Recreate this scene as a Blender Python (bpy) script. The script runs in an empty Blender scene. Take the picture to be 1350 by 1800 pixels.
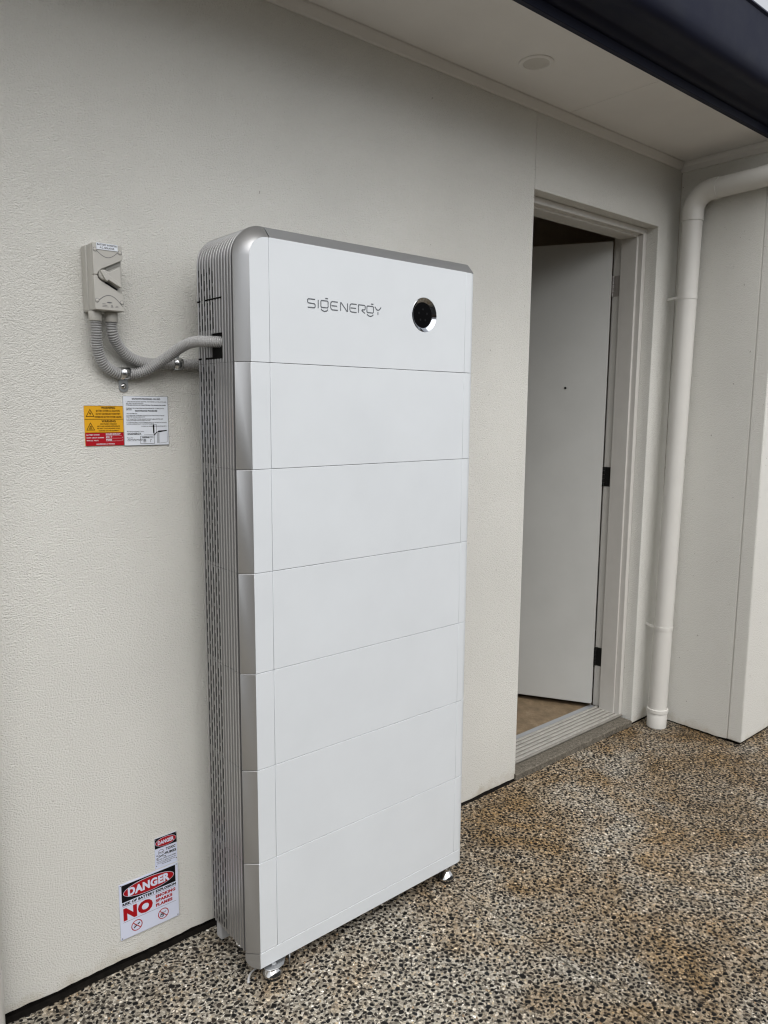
import bpy, bmesh, math, random
import numpy as np
from mathutils import Matrix, Vector

random.seed(7)
SC = bpy.context.scene
COL = SC.collection
rad = math.radians

# ------------------------------------------------------------------ camera
cam_data = bpy.data.cameras.new('camera')
cam = bpy.data.objects.new('camera', cam_data)
COL.objects.link(cam)
Rr = Vector((0.7648, -0.6442, 0.0077)); Rd = Vector((-0.0820, -0.1091, -0.9906)); Rf = Vector((0.6390, 0.7570, -0.1362))
Rf.normalize(); Rr = (Rr - Rf * Rr.dot(Rf)).normalized(); Rd = Rf.cross(Rr)
M = Matrix.Identity(4)
for i in range(3):
    M[i][0] = Rr[i]; M[i][1] = -Rd[i]; M[i][2] = -Rf[i]
M[0][3], M[1][3], M[2][3] = -0.9682, -1.9963, 1.6014
cam.matrix_world = M
cam_data.sensor_width = 36.0
cam_data.lens = 26.338
cam_data.clip_start = 0.05
cam_data.clip_end = 500
SC.camera = cam

# ------------------------------------------------------------------ world, sun, exposure (overcast day)
SUN_EL, SUN_ROT = rad(58), rad(200)
world = bpy.data.worlds.new('World'); SC.world = world; world.use_nodes = True
wn = world.node_tree; wn.nodes.clear()
sky = wn.nodes.new('ShaderNodeTexSky'); sky.sky_type = 'NISHITA'; sky.sun_disc = False
sky.sun_elevation = SUN_EL; sky.sun_rotation = SUN_ROT; sky.air_density = 1.0; sky.dust_density = 3.0
hs = wn.nodes.new('ShaderNodeHueSaturation'); hs.inputs['Saturation'].default_value = 0.16
bg = wn.nodes.new('ShaderNodeBackground'); bg.inputs['Strength'].default_value = 0.15
wo = wn.nodes.new('ShaderNodeOutputWorld')
wn.links.new(sky.outputs[0], hs.inputs['Color']); wn.links.new(hs.outputs[0], bg.inputs['Color']); wn.links.new(bg.outputs[0], wo.inputs[0])
sd = bpy.data.lights.new('sun', 'SUN'); sd.energy = 1.2; sd.angle = rad(75); sd.color = (1.0, 0.97, 0.93)
sun = bpy.data.objects.new('sun', sd); COL.objects.link(sun)
# light comes from the open side, in front of the wall and above
sdir = Vector((-0.22, -0.62, 0.95)).normalized()
sun.rotation_euler = sdir.to_track_quat('Z', 'Y').to_euler()
sun.location = (0, -4, 6)
SC.view_settings.view_transform = 'Standard'; SC.view_settings.look = 'None'
SC.view_settings.exposure = 0.50; SC.view_settings.gamma = 1.0; SC.view_settings.use_curve_mapping = False
SC.cycles.filter_width = 1.2

# ------------------------------------------------------------------ materials
def mat(name, color, rough=0.5, metal=0.0, spec=0.5, coat=0.0):
    m = bpy.data.materials.new(name); m.use_nodes = True
    b = m.node_tree.nodes['Principled BSDF']
    b.inputs['Base Color'].default_value = (*color, 1); b.inputs['Roughness'].default_value = rough
    b.inputs['Metallic'].default_value = metal; b.inputs['Specular IOR Level'].default_value = spec
    b.inputs['Coat Weight'].default_value = coat
    return m
def N(m, t, **kw):
    n = m.node_tree.nodes.new(t)
    for k, v in kw.items():
        if k in ('operation', 'blend_type', 'data_type', 'feature', 'noise_dimensions', 'attribute_name', 'distance', 'clamp'): setattr(n, k, v)
        else: n.inputs[k.replace('_', ' ')].default_value = v
    return n
def L(m, a, b): m.node_tree.links.new(a, b)
def B(m): return m.node_tree.nodes['Principled BSDF']
def ramp(m, src, stops):
    r = m.node_tree.nodes.new('ShaderNodeValToRGB')
    while len(r.color_ramp.elements) < len(stops): r.color_ramp.elements.new(0.5)
    for e, (p, c) in zip(r.color_ramp.elements, stops):
        e.position = p; e.color = (*c, 1) if len(c) == 3 else c
    L(m, src, r.inputs[0]); return r
def wpos(m):
    return m.node_tree.nodes.new('ShaderNodeNewGeometry').outputs['Position']
def mapping(m, src, scale):
    n = m.node_tree.nodes.new('ShaderNodeMapping'); n.inputs['Scale'].default_value = scale
    L(m, src, n.inputs[0]); return n.outputs[0]
def subtle(m, color, amount, scale, rough=None, rvar=0.0, bump=0.0, bscale=300):
    """low-contrast wear: mottled tone, uneven gloss and fine relief"""
    p = wpos(m); b = B(m)
    n = N(m, 'ShaderNodeTexNoise', Scale=scale, Detail=5.0, Roughness=0.6); L(m, p, n.inputs['Vector'])
    lo = tuple(c * (1 - amount) for c in color); hi = tuple(min(1, c * (1 + amount)) for c in color)
    r = ramp(m, n.outputs['Fac'], [(0.3, lo), (0.7, hi)]); L(m, r.outputs[0], b.inputs['Base Color'])
    if rvar:
        mr = N(m, 'ShaderNodeMapRange'); L(m, n.outputs['Fac'], mr.inputs[0])
        mr.inputs[1].default_value = .3; mr.inputs[2].default_value = .7; mr.inputs[3].default_value = rough - rvar; mr.inputs[4].default_value = rough + rvar
        L(m, mr.outputs[0], b.inputs['Roughness'])
    if bump:
        f = N(m, 'ShaderNodeTexNoise', Scale=bscale, Detail=2.0); L(m, p, f.inputs['Vector'])
        bp = N(m, 'ShaderNodeBump', Strength=bump, Distance=0.001); L(m, f.outputs['Fac'], bp.inputs['Height']); L(m, bp.outputs[0], b.inputs['Normal'])
    return m

def stucco(name, color, strength=0.75):
    m = mat(name, color, 0.92, spec=0.25); b = B(m); p = wpos(m)
    q = mapping(m, p, (1.0, 1.0, 1.35))
    n1 = N(m, 'ShaderNodeTexNoise', Scale=185.0, Detail=3.0, Roughness=0.6, Distortion=0.45); L(m, q, n1.inputs['Vector'])
    v = N(m, 'ShaderNodeTexVoronoi', Scale=270.0, feature='SMOOTH_F1', Smoothness=0.7); L(m, q, v.inputs['Vector'])
    n2 = N(m, 'ShaderNodeTexNoise', Scale=1.6, Detail=4.0); L(m, p, n2.inputs['Vector'])
    mx = N(m, 'ShaderNodeMath', operation='MULTIPLY_ADD'); L(m, v.outputs['Distance'], mx.inputs[0]); mx.inputs[1].default_value = -0.55; L(m, n1.outputs['Fac'], mx.inputs[2])
    bp = N(m, 'ShaderNodeBump', Strength=strength, Distance=0.0046); L(m, mx.outputs[0], bp.inputs['Height']); L(m, bp.outputs[0], b.inputs['Normal'])
    lo = tuple(c * 0.965 for c in color); hi = tuple(min(1, c * 1.03) for c in color)
    r = ramp(m, n2.outputs['Fac'], [(0.35, lo), (0.65, hi)])
    # small dark specks of dirt
    n3 = N(m, 'ShaderNodeTexNoise', Scale=55.0, Detail=2.0); L(m, p, n3.inputs['Vector'])
    sp = ramp(m, n3.outputs['Fac'], [(0.745, (0, 0, 0)), (0.78, (1, 1, 1))])
    mix = N(m, 'ShaderNodeMix', data_type='RGBA'); L(m, sp.outputs[0], mix.inputs[0]); L(m, r.outputs[0], mix.inputs[6]); mix.inputs[7].default_value = (color[0] * .55, color[1] * .53, color[2] * .5, 1)
    # splash-back grime, a band of mud specks that hugs the paving
    sx = N(m, 'ShaderNodeSeparateXYZ'); L(m, p, sx.inputs[0])
    n4 = N(m, 'ShaderNodeTexNoise', Scale=9.0, Detail=6.0, Roughness=0.7); L(m, p, n4.inputs['Vector'])
    a = N(m, 'ShaderNodeMath', operation='MULTIPLY_ADD'); L(m, n4.outputs['Fac'], a.inputs[0]); a.inputs[1].default_value = 0.22; a.inputs[2].default_value = -0.075
    s = N(m, 'ShaderNodeMath', operation='SUBTRACT'); L(m, a.outputs[0], s.inputs[0]); L(m, sx.outputs[2], s.inputs[1])
    g = ramp(m, s.outputs[0], [(0.0, (0, 0, 0)), (0.05, (.62, .62, .62))])
    mix2 = N(m, 'ShaderNodeMix', data_type='RGBA'); L(m, g.outputs[0], mix2.inputs[0]); L(m, mix.outputs[2], mix2.inputs[6]); mix2.inputs[7].default_value = (color[0] * .72, color[1] * .66, color[2] * .56, 1)
    L(m, mix2.outputs[2], b.inputs['Base Color'])
    return m

WALLC = (0.715, 0.710, 0.668)
M_wall = stucco('rendered_wall', WALLC)
M_wall_smooth = stucco('rendered_reveal', (0.62, 0.615, 0.578), 0.4)
M_soffit = subtle(mat('soffit_paint', (0.74, 0.725, 0.70), 0.8, spec=0.2), (0.74, 0.725, 0.70), 0.03, 4.0)
M_bead = mat('cornice_paint', (0.70, 0.685, 0.655), 0.7, spec=0.2)
M_navy = subtle(mat('gutter_paint', (0.006, 0.008, 0.022), 0.42), (0.006, 0.008, 0.022), 0.12, 6.0, 0.5, 0.08); B(M_navy).inputs['Specular IOR Level'].default_value = 0.16
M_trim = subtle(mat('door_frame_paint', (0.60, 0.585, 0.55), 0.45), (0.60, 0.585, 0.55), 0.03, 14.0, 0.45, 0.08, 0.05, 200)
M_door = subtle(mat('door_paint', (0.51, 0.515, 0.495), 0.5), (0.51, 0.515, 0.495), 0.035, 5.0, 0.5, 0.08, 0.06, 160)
M_hinge = mat('hinge_steel', (0.42, 0.40, 0.38), 0.45, 0.9)
M_hinge_dark = mat('hinge_dark', (0.03, 0.03, 0.028), 0.5, 0.6)
M_black = mat('black_void', (0.006, 0.006, 0.006), 0.9, spec=0.1)
M_pipe = subtle(mat('downpipe_paint', (0.66, 0.65, 0.615), 0.33), (0.66, 0.65, 0.615), 0.025, 7.0, 0.33, 0.07)
M_white = subtle(mat('battery_white', (0.69, 0.725, 0.755), 0.40), (0.69, 0.725, 0.755), 0.022, 5.0, 0.40, 0.07, 0.035, 900)
M_silver = mat('battery_silver', (0.48, 0.485, 0.492), 0.38, 0.88)
M_rib = mat('battery_rib', (0.52, 0.52, 0.525), 0.30, 0.9)
M_groove = mat('battery_groove', (0.36, 0.36, 0.365), 0.4, 0.7)
M_topgrey = mat('battery_top_grey', (0.34, 0.35, 0.36), 0.4, 0.7)
M_core = mat('battery_core', (0.36, 0.365, 0.37), 0.6)
M_gap = mat('battery_gap', (0.03, 0.03, 0.032), 0.6)
M_logo = mat('logo_grey', (0.11, 0.12, 0.135), 0.5)
M_gloss = mat('display_black', (0.002, 0.002, 0.0025), 0.15, spec=0.03)
M_icon = mat('display_icon', (0.007, 0.007, 0.008), 0.3, spec=0.1)
M_ring = mat('display_ring', (0.42, 0.44, 0.47), 0.08, 1.0)
M_chrome = mat('chrome', (0.62, 0.61, 0.60), 0.06, 1.0)
M_galv = subtle(mat('galvanised', (0.40, 0.41, 0.42), 0.33, 0.9), (0.40, 0.41, 0.42), 0.12, 40.0, 0.33, 0.1)
M_zinc = mat('zinc_plated', (0.58, 0.59, 0.60), 0.24, 1.0)
M_rubber = mat('rubber', (0.012, 0.012, 0.012), 0.8)
M_iso = subtle(mat('isolator_plastic', (0.47, 0.46, 0.425), 0.45), (0.47, 0.46, 0.425), 0.02, 20.0, 0.45, 0.05)
M_iso_d = mat('isolator_recess', (0.40, 0.395, 0.37), 0.5)
M_conduit = subtle(mat('conduit_grey', (0.40, 0.40, 0.40), 0.42), (0.40, 0.40, 0.40), 0.06, 60.0, 0.42, 0.06)
M_label = mat('label_white', (0.74, 0.78, 0.84), 0.4)
M_signw = mat('sign_white', (0.66, 0.70, 0.84), 0.4)
M_yellow = mat('sign_yellow', (0.74, 0.38, 0.014), 0.5, spec=0.25)
M_red = mat('sign_red', (0.40, 0.006, 0.014), 0.5, spec=0.2)
M_ink = mat('sign_ink', (0.005, 0.005, 0.006), 0.5, spec=0.12)
M_inkred = mat('ink_red', (0.36, 0.005, 0.010), 0.5, spec=0.2)
M_inkgrey = mat('ink_grey', (0.12, 0.12, 0.13), 0.5)
M_alu = subtle(mat('aluminium_tread', (0.25, 0.238, 0.212), 0.5, 0.2), (0.25, 0.238, 0.212), 0.22, 22.0, 0.45, 0.1)
M_ridge = subtle(mat('tread_ridge_pale', (0.48, 0.465, 0.43), 0.4, 0.4), (0.48, 0.465, 0.43), 0.15, 30.0)  # paler tone than the tread, so the ridges stand out
M_scrap = mat('plastic_strip', (0.62, 0.62, 0.62), 0.35)
M_ply = mat('inner_floor_brown', (0.30, 0.19, 0.095), 0.6)
def _ply(m):
    p = wpos(m); q = mapping(m, p, (2.2, 1.8, 1))
    n = N(m, 'ShaderNodeTexNoise', Scale=7.0, Detail=9.0, Roughness=0.78); L(m, q, n.inputs['Vector'])
    r = ramp(m, n.outputs['Fac'], [(0.3, (0.10, 0.072, 0.042)), (0.55, (0.205, 0.148, 0.088)), (0.75, (0.30, 0.24, 0.165))]); L(m, r.outputs[0], B(m).inputs['Base Color'])
_ply(M_ply)
M_room = mat('room_paint', (0.68, 0.62, 0.54), 0.9)
M_greystrip = mat('grey_packing_strip', (0.30, 0.31, 0.32), 0.6)

def concrete(name, lo, hi, scale=60):
    m = mat(name, hi, 0.85, spec=0.3); p = wpos(m)
    n = N(m, 'ShaderNodeTexNoise', Scale=scale, Detail=8.0, Roughness=0.75); L(m, p, n.inputs['Vector'])
    v = N(m, 'ShaderNodeTexVoronoi', Scale=170.0); L(m, p, v.inputs['Vector'])
    mm = N(m, 'ShaderNodeMath', operation='MULTIPLY_ADD'); L(m, v.outputs['Distance'], mm.inputs[0]); mm.inputs[1].default_value = .35; L(m, n.outputs['Fac'], mm.inputs[2])
    r = ramp(m, mm.outputs[0], [(0.45, lo), (0.95, hi)]); L(m, r.outputs[0], B(m).inputs['Base Color'])
    bp = N(m, 'ShaderNodeBump', Strength=.5, Distance=.002); L(m, mm.outputs[0], bp.inputs['Height']); L(m, bp.outputs[0], B(m).inputs['Normal'])
    return m
M_step = concrete('doorstep_concrete', (0.055, 0.048, 0.038), (0.215, 0.192, 0.155))

def stain(m, col_out):
    """rust and tannin stains lying on the paving, patches with their own outline"""
    p = wpos(m)
    n = N(m, 'ShaderNodeTexNoise', Scale=2.4, Detail=8.0, Roughness=0.70, Distortion=0.5); L(m, p, n.inputs['Vector'])
    sx = N(m, 'ShaderNodeSeparateXYZ'); L(m, p, sx.inputs[0])
    # more staining on the trafficked strip in front of the door
    g = N(m, 'ShaderNodeMapRange'); L(m, sx.outputs[0], g.inputs[0]); g.inputs[1].default_value = 0.0; g.inputs[2].default_value = 1.2; g.inputs[3].default_value = -0.07; g.inputs[4].default_value = 0.045
    a = N(m, 'ShaderNodeMath', operation='ADD'); L(m, n.outputs['Fac'], a.inputs[0]); L(m, g.outputs[0], a.inputs[1])
    r = ramp(m, a.outputs[0], [(0.43, (0, 0, 0)), (0.66, (1, 1, 1))])
    mul = N(m, 'ShaderNodeMix', data_type='RGBA', blend_type='MULTIPLY'); L(m, r.outputs[0], mul.inputs[0]); L(m, col_out, mul.inputs[6]); mul.inputs[7].default_value = (0.72, 0.545, 0.35, 1)
    n2 = N(m, 'ShaderNodeTexNoise', Scale=0.9, Detail=3.0); L(m, p, n2.inputs['Vector'])
    r2 = ramp(m, n2.outputs['Fac'], [(0.35, (0.72, 0.71, 0.70)), (0.65, (1.0, 1.0, 1.0))])
    mul2 = N(m, 'ShaderNodeMix', data_type='RGBA', blend_type='MULTIPLY'); mul2.inputs[0].default_value = 1.0; L(m, mul.outputs[2], mul2.inputs[6]); L(m, r2.outputs[0], mul2.inputs[7])
    L(m, mul2.outputs[2], B(m).inputs['Base Color'])

def mortar():
    m = mat('aggregate_mortar', (0.3, 0.28, 0.24), 0.75, spec=0.15); p = wpos(m)
    v = N(m, 'ShaderNodeTexVoronoi', Scale=170.0, Randomness=1.0); L(m, p, v.inputs['Vector'])
    sx = N(m, 'ShaderNodeSeparateXYZ'); L(m, v.outputs['Color'], sx.inputs[0])
    r = ramp(m, sx.outputs[0], [(0.0, (0.03, 0.028, 0.025)), (0.22, (0.15, 0.135, 0.11)), (0.55, (0.28, 0.255, 0.21)), (0.85, (0.40, 0.37, 0.31)), (1.0, (0.55, 0.52, 0.46))])
    n = N(m, 'ShaderNodeTexNoise', Scale=420.0, Detail=2.0); L(m, p, n.inputs['Vector'])
    mm = N(m, 'ShaderNodeMath', operation='MULTIPLY_ADD'); L(m, v.outputs['Distance'], mm.inputs[0]); mm.inputs[1].default_value = -0.8; L(m, n.outputs['Fac'], mm.inputs[2])
    bp = N(m, 'ShaderNodeBump', Strength=.6, Distance=.0025); L(m, mm.outputs[0], bp.inputs['Height']); L(m, bp.outputs[0], B(m).inputs['Normal'])
    stain(m, r.outputs[0]); return m
M_mortar = mortar()
def stone_mat():
    m = mat('aggregate_stone', (0.1, 0.1, 0.1), 0.55, spec=0.14); p = wpos(m)
    a = N(m, 'ShaderNodeAttribute', attribute_name='stone_tone')
    n = N(m, 'ShaderNodeTexNoise', Scale=330.0, Detail=3.0); L(m, p, n.inputs['Vector'])
    r = ramp(m, n.outputs['Fac'], [(0.3, (0.72, 0.72, 0.72)), (0.7, (1.15, 1.15, 1.15))])
    mx = N(m, 'ShaderNodeMix', data_type='RGBA', blend_type='MULTIPLY'); mx.inputs[0].default_value = 1; L(m, a.outputs['Color'], mx.inputs[6]); L(m, r.outputs[0], mx.inputs[7])
    stain(m, mx.outputs[2]); return m
M_stone = stone_mat()
M_ground = concrete('earth', (0.09, 0.075, 0.055), (0.16, 0.14, 0.11), 12)
M_seal = subtle(mat('damp_proof_black', (0.010, 0.009, 0.008), 0.85, spec=0.08), (0.008, 0.007, 0.006), 0.5, 45.0, 0.75, 0.1, 0.5, 120)

# ------------------------------------------------------------------ mesh helpers
class MB:
    def __init__(s): s.v = []; s.f = []
    def add(s, vs, fs):
        o = len(s.v); s.v += [tuple(p) for p in vs]; s.f += [tuple(i + o for i in f) for f in fs]; return s
    def box(s, x0, x1, y0, y1, z0, z1):
        v = [(x, y, z) for z in (z0, z1) for y in (y0, y1) for x in (x0, x1)]
        return s.add(v, [(0, 2, 3, 1), (4, 5, 7, 6), (0, 1, 5, 4), (2, 6, 7, 3), (0, 4, 6, 2), (1, 3, 7, 5)])
    def prism(s, pts, a0, a1, axis='y'):
        """extrude a closed 2-D outline along an axis ('y': pts are x,z; 'z': x,y; 'x': y,z)"""
        def P(p, a): return {'y': (p[0], a, p[1]), 'z': (p[0], p[1], a), 'x': (a, p[0], p[1])}[axis]
        n = len(pts); v = [P(p, a0) for p in pts] + [P(p, a1) for p in pts]
        f = [tuple(range(n))[::-1], tuple(range(n, 2 * n))] + [(i, (i + 1) % n, n + (i + 1) % n, n + i) for i in range(n)]
        return s.add(v, f)
    def tube(s, path, r, seg=14, cap=True):
        path = [Vector(p) for p in path]; n = len(path)
        rr = r if isinstance(r, (list, tuple)) else [r] * n
        t0 = (path[1] - path[0]).normalized()
        u = t0.orthogonal().normalized(); vs = []
        for i, p in enumerate(path):
            t = (path[min(i + 1, n - 1)] - path[max(i - 1, 0)]).normalized()
            u = (u - t * u.dot(t)).normalized(); w = t.cross(u)
            for k in range(seg):
                a = 2 * math.pi * k / seg; vs.append(p + (u * math.cos(a) + w * math.sin(a)) * rr[i])
        fs = [(i * seg + k, i * seg + (k + 1) % seg, (i + 1) * seg + (k + 1) % seg, (i + 1) * seg + k) for i in range(n - 1) for k in range(seg)]
        if cap: fs += [tuple(range(seg))[::-1], tuple(range((n - 1) * seg, n * seg))]
        return s.add(vs, fs)
    def lathe(s, prof, c, axis='z', seg=32, cap=True):
        """prof: (radius, height) pairs about an axis through c"""
        vs = []
        for r, h in prof:
            for k in range(seg):
                a = 2 * math.pi * k / seg; x, y = r * math.cos(a), r * math.sin(a)
                vs.append({'z': (c[0] + x, c[1] + y, c[2] + h), 'y': (c[0] + x, c[1] - h, c[2] + y), 'x': (c[0] + h, c[1] + x, c[2] + y)}[axis])
        n = len(prof)
        fs = [(i * seg + k, i * seg + (k + 1) % seg, (i + 1) * seg + (k + 1) % seg, (i + 1) * seg + k) for i in range(n - 1) for k in range(seg)]
        if cap: fs += [tuple(range(seg))[::-1], tuple(range((n - 1) * seg, n * seg))]
        return s.add(vs, fs)
    def loft(s, rows, closed=False):
        n = len(rows[0]); v = [p for r in rows for p in r]; f = []
        for i in range(len(rows) - 1):
            for k in range(n if closed else n - 1):
                f.append((i * n + k, i * n + (k + 1) % n, (i + 1) * n + (k + 1) % n, (i + 1) * n + k))
        return s.add(v, f)

ROOT = {}
def root_loc(o):
    while o.parent: o = o.parent
    return Vector(ROOT.get(o.name, (0, 0, 0)))
def obj(name, mb, m, parent=None, bevel=0.0, smooth=None, loc=None, label=None, bseg=2):
    """link a mesh (world coordinates) as one object; top-level objects get their origin at loc"""
    me = bpy.data.meshes.new(name)
    off = root_loc(parent) if parent else Vector(loc or (0, 0, 0))
    me.from_pydata([(p[0] - off[0], p[1] - off[1], p[2] - off[2]) for p in mb.v], [], mb.f)
    bm = bmesh.new(); bm.from_mesh(me); bmesh.ops.recalc_face_normals(bm, faces=bm.faces); bm.to_mesh(me); bm.free()
    me.materials.append(m)
    o = bpy.data.objects.new(name, me); COL.objects.link(o)
    if parent: o.parent = parent
    else: o.location = off; ROOT[o.name] = tuple(off)
    if smooth is None: smooth = bevel > 0
    if smooth:
        for p in me.polygons: p.use_smooth = True
    if bevel:
        b = o.modifiers.new('bevel', 'BEVEL'); b.width = bevel; b.segments = bseg; b.limit_method = 'ANGLE'; b.angle_limit = rad(35); b.harden_normals = False
    if smooth:
        me.set_sharp_from_angle(angle=rad(40))
    if label: o['label'] = label
    return o
def tag(o, label, cat, group=None):
    o['label'] = label; o['category'] = cat
    if group: o['group'] = group
    return o
def thing(name, label, cat, loc, group=None):
    o = bpy.data.objects.new(name, None); COL.objects.link(o); o.location = loc; o.empty_display_size = .05
    ROOT[o.name] = tuple(loc); return tag(o, label, cat, group)
def structure(o): o['kind'] = 'structure'; return o

def text_mesh(txt, bold=0.0):
    cu = bpy.data.curves.new('t', 'FONT'); cu.body = txt; cu.size = 1.0; cu.offset = bold; cu.resolution_u = 3; cu.space_character = 1.0 + bold * 1.6
    to = bpy.data.objects.new('t', cu); COL.objects.link(to)
    dg = bpy.context.evaluated_depsgraph_get()
    me = bpy.data.meshes.new_from_object(to.evaluated_get(dg))
    v = np.array([p.co[:2] for p in me.vertices]); f = [tuple(p.vertices) for p in me.polygons]
    bpy.data.objects.remove(to); bpy.data.curves.remove(cu); bpy.data.meshes.remove(me)
    return v, f
def put_text(mb, txt, x0, x1, z0, z1, y, bold=0.0, shear=0.0):
    """lay lettering out in the box x0..x1, z0..z1 on a plane facing -y"""
    v, f = text_mesh(txt, bold)
    lo, hi = v.min(0), v.max(0)
    u = (v - lo) / (hi - lo)
    mb.add([(x0 + (x1 - x0) * a + shear * b * (z1 - z0), y, z0 + (z1 - z0) * b) for a, b in u], f)
    return mb
def stroke(mb, pts, w, y, closed=False):
    """flat pen stroke with mitred joins on a plane facing -y; pts are x,z"""
    P = [Vector(p) for p in pts]; n = len(P); Lp, Rp = [], []
    for i in range(n):
        a = P[i - 1] if (i > 0 or closed) else None; b = P[(i + 1) % n] if (i < n - 1 or closed) else None
        d1 = (P[i] - a).normalized() if a is not None else None; d2 = (b - P[i]).normalized() if b is not None else None
        d = ((d1 or d2) + (d2 or d1)); d = d.normalized() if d.length > 1e-6 else (d1 or d2)
        nn = Vector((-d.y, d.x)); ref = d2 or d1
        k = 1 / max(.5, nn.dot(Vector((-ref.y, ref.x))))
        Lp.append(P[i] + nn * w / 2 * k); Rp.append(P[i] - nn * w / 2 * k)
    vs = [(p.x, y, p.y) for p in Lp] + [(p.x, y, p.y) for p in Rp]
    fs = [(i, (i + 1) % n, n + (i + 1) % n, n + i) for i in range(n if closed else n - 1)]
    return mb.add(vs, fs)
def disc(mb, cx, cz, rx, rz, y, seg=36):
    return mb.add([(cx + rx * math.cos(2 * math.pi * k / seg), y, cz + rz * math.sin(2 * math.pi * k / seg)) for k in range(seg)], [tuple(range(seg))])
def ringflat(mb, cx, cz, rx, rz, w, y, seg=36):
    o = [(cx + rx * math.cos(2 * math.pi * k / seg), y, cz + rz * math.sin(2 * math.pi * k / seg)) for k in range(seg)]
    i = [(cx + (rx - w) * math.cos(2 * math.pi * k / seg), y, cz + (rz - w) * math.sin(2 * math.pi * k / seg)) for k in range(seg)]
    return mb.add(o + i, [(k, (k + 1) % seg, seg + (k + 1) % seg, seg + k) for k in range(seg)])
def rect(mb, x0, x1, z0, z1, y): return mb.add([(x0, y, z0), (x1, y, z0), (x1, y, z1), (x0, y, z1)], [(0, 1, 2, 3)])
def arc(cx, cz, r, a0, a1, n): return [(cx + r * math.cos(rad(a0 + (a1 - a0) * i / n)), cz + r * math.sin(rad(a0 + (a1 - a0) * i / n))) for i in range(n + 1)]

FZ = -0.010                                        # top of the paving
XL, XR, ZT = 1.4812, 2.4059, 2.4676                # doorway in the house wall
PX, PY = 2.5913, -0.479                            # return wall corner
ZS = 2.790                                         # underside of the soffit

# ================================================================== SETTING
g = MB(); s = 60
g.add([(-s, -s, FZ - .12), (s, -s, FZ - .12), (s, s, FZ - .12), (-s, s, FZ - .12)], [(0, 1, 2, 3)])
structure(obj('ground', g, M_ground))
JX = 0.742                                         # saw-cut joint in the paving
structure(obj('patio_slab', MB().box(-6.0, JX - .0030, -5.0, -0.0015, FZ - .10, FZ), M_mortar))
structure(obj('patio_slab', MB().box(JX + .0030, 7.0, -5.0, -0.0015, FZ - .10, FZ), M_mortar))

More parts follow.
